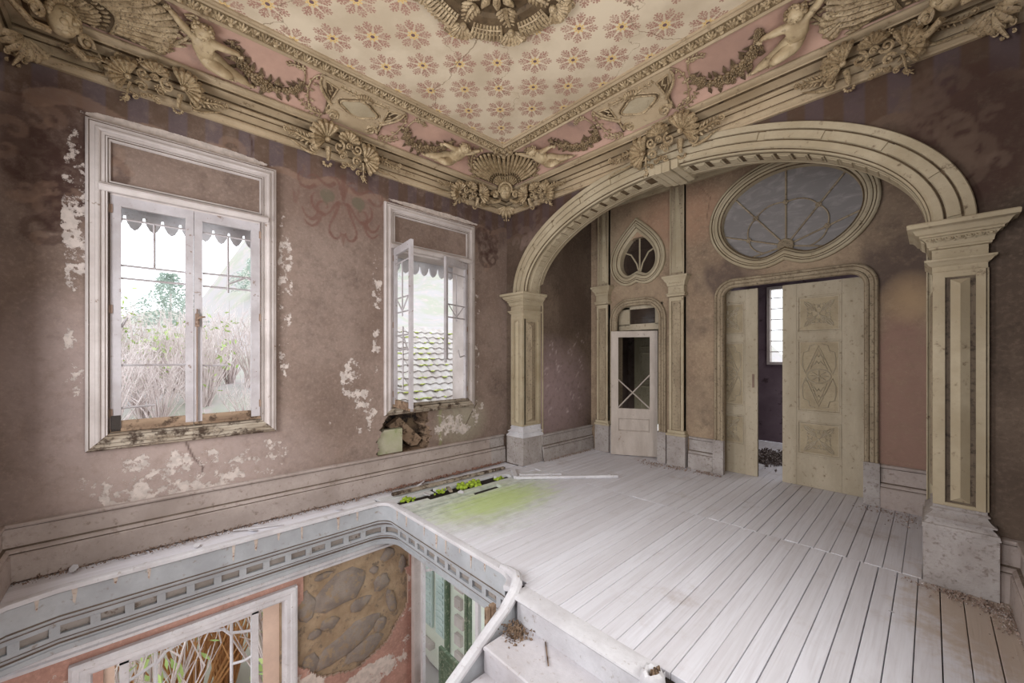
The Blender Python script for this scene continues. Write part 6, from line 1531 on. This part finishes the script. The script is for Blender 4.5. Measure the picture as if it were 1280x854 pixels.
for k, (x, y, z, s, tilt) in enumerate(((-.17, 3.42, .003, .02, .1), (-4.33, 2.52, .015, .10, .5), (-4.37, -.36, .02, .045, .6), (-4.22, .35, .012, .035, .2), (-4.25, .75, .012, .05, .3), (-4.22, 1.5, .012, .05, .15), (-3.78, 2.75, .0, .05, .3), (-4.02, 2.42, .0, .07, .4))):
    n = 7; P = [(s * R.uniform(.6, 1.1) * math.cos(2 * PI * q / n), s * R.uniform(.4, .9) * math.sin(2 * PI * q / n)) for q in range(n)]
    o = MB().poly(P, 0, s * .08, bev=.04).build('plaster_flake', WHITEP, loc=(x, y, z)); o.rotation_euler = (tilt, tilt * .4, R.uniform(0, 6)); tag(o, chip_lab[k], 'flake', 'plaster flakes')
ml = ['bright moss clump at the edge of the well', 'largest yellow green moss clump on the rotted boards', 'moss clump between the broken boards near the wall', 'small moss tuft farthest along the broken boards']
for k, (x, y, s) in enumerate(((-4.03, 2.18, .05), (-3.93, 2.98, .095), (-3.98, 2.60, .04), (-3.88, 3.42, .04))):
    m = MB()
    for q in range(26): m.ell((R.gauss(0, s * .55), R.gauss(0, s * 1.0), R.uniform(-.02, .012)), (s * .3, s * .35, s * R.uniform(.2, .35)), R.uniform(0, 3), 6, 4)
    tag(m.build('moss_clump', MOSS, loc=(x, y, .0)), ml[k], 'moss', 'moss clumps')
# broken boards and sticks
def stick(name, lab, cat, p, q, w, h, mat, grp=None):
    p, q = Vector(p), Vector(q); L = (q - p).length; d = (q - p).normalized(); M = Matrix.Translation(p) @ d.to_track_quat('X', 'Z').to_matrix().to_4x4()
    m = MB(); R = random.Random(int(L * 1e4)); n = 8; vs = []
    for k in range(n + 1):
        x = L * k / n; a = w / 2 * R.uniform(.8, 1.05); vs += [M @ Vector((x, s1 * a, s2)) for s1, s2 in ((-1, 0), (1, 0), (1, h * R.uniform(.8, 1)), (-1, h * R.uniform(.8, 1)))]
    m.add(vs, [(4 * k + a, 4 * k + (a + 1) % 4, 4 * k + 4 + (a + 1) % 4, 4 * k + 4 + a) for k in range(n) for a in range(4)] + [(3, 2, 1, 0), (4 * n, 4 * n + 1, 4 * n + 2, 4 * n + 3)])
    return tag(m.build(name, mat, smooth=0), lab, cat, grp)
stick('broken_board', 'long split grey board lying beside the baseboard under the second window', 'board', (-4.22, 2.1, .004), (-4.14, 3.75, .006), .05, .035, SILL)
stick('broken_board', 'short pale offcut lying across the rotted gap', 'board', (-4.02, 2.72, .0), (-3.86, 2.66, .004), .04, .02, SILL)
stick('twig', 'thin twig lying on the first stair tread', 'twig', (-1.64, 1.83, -.175), (-1.50, 1.70, -.172), .008, .006, ROTW)
stick('wood_sliver', 'white sliver of wood on the walk by the well', 'sliver', (-4.36, .62, .01), (-4.20, .98, .012), .02, .006, WHITEP)
# loose window frame on the floor
lf = empty('loose_sash', (-3.9, 3.7, 0)); tag(lf, 'loose white window frame lying flat on the floor by the small pillar', 'window frame')
def at0(px, py, z=0):
    a = rad(46.69); u = (px - 640) / 494.2; w = (445.2 - py) / 494.2; t = (z - 1.6) / w
    return Vector((t * (-math.sin(a) + u * math.cos(a)), t * (math.cos(a) + u * math.sin(a)), z))
A, Bq, Cq = at0(641, 589), at0(645, 599), at0(772, 597)
def bar3(p, q, w, h, nm, z0=.002):
    p = Vector(p); q = Vector(q); d = (q - p).normalized(); M = Matrix.Translation(p + Vector((0, 0, z0))) @ Matrix.Rotation(math.atan2(d.y, d.x), 4, 'Z')
    MB().cbox((0, -w / 2, 0), ((q - p).length, w / 2, h), .004, M).build(nm, WHITEP, lf)
bar3(Bq, Cq, .05, .035, 'stile'); bar3(A, Bq, .06, .035, 'rail'); dd = (Cq - Bq).normalized(); pn = Vector((-dd.y, dd.x, 0)); pn = pn if pn.x * (A - Bq).x + pn.y * (A - Bq).y > 0 else -pn
bar3(Bq + pn * .12 + dd * .05, Bq + pn * .12 + dd * .62, .03, .03, 'muntin')
for f in (.33, .62, .88): bar3(Bq + dd * 1.4 * f, Bq + dd * 1.4 * f + pn * .05, .02, .04, 'peg')
fixinv(lf)
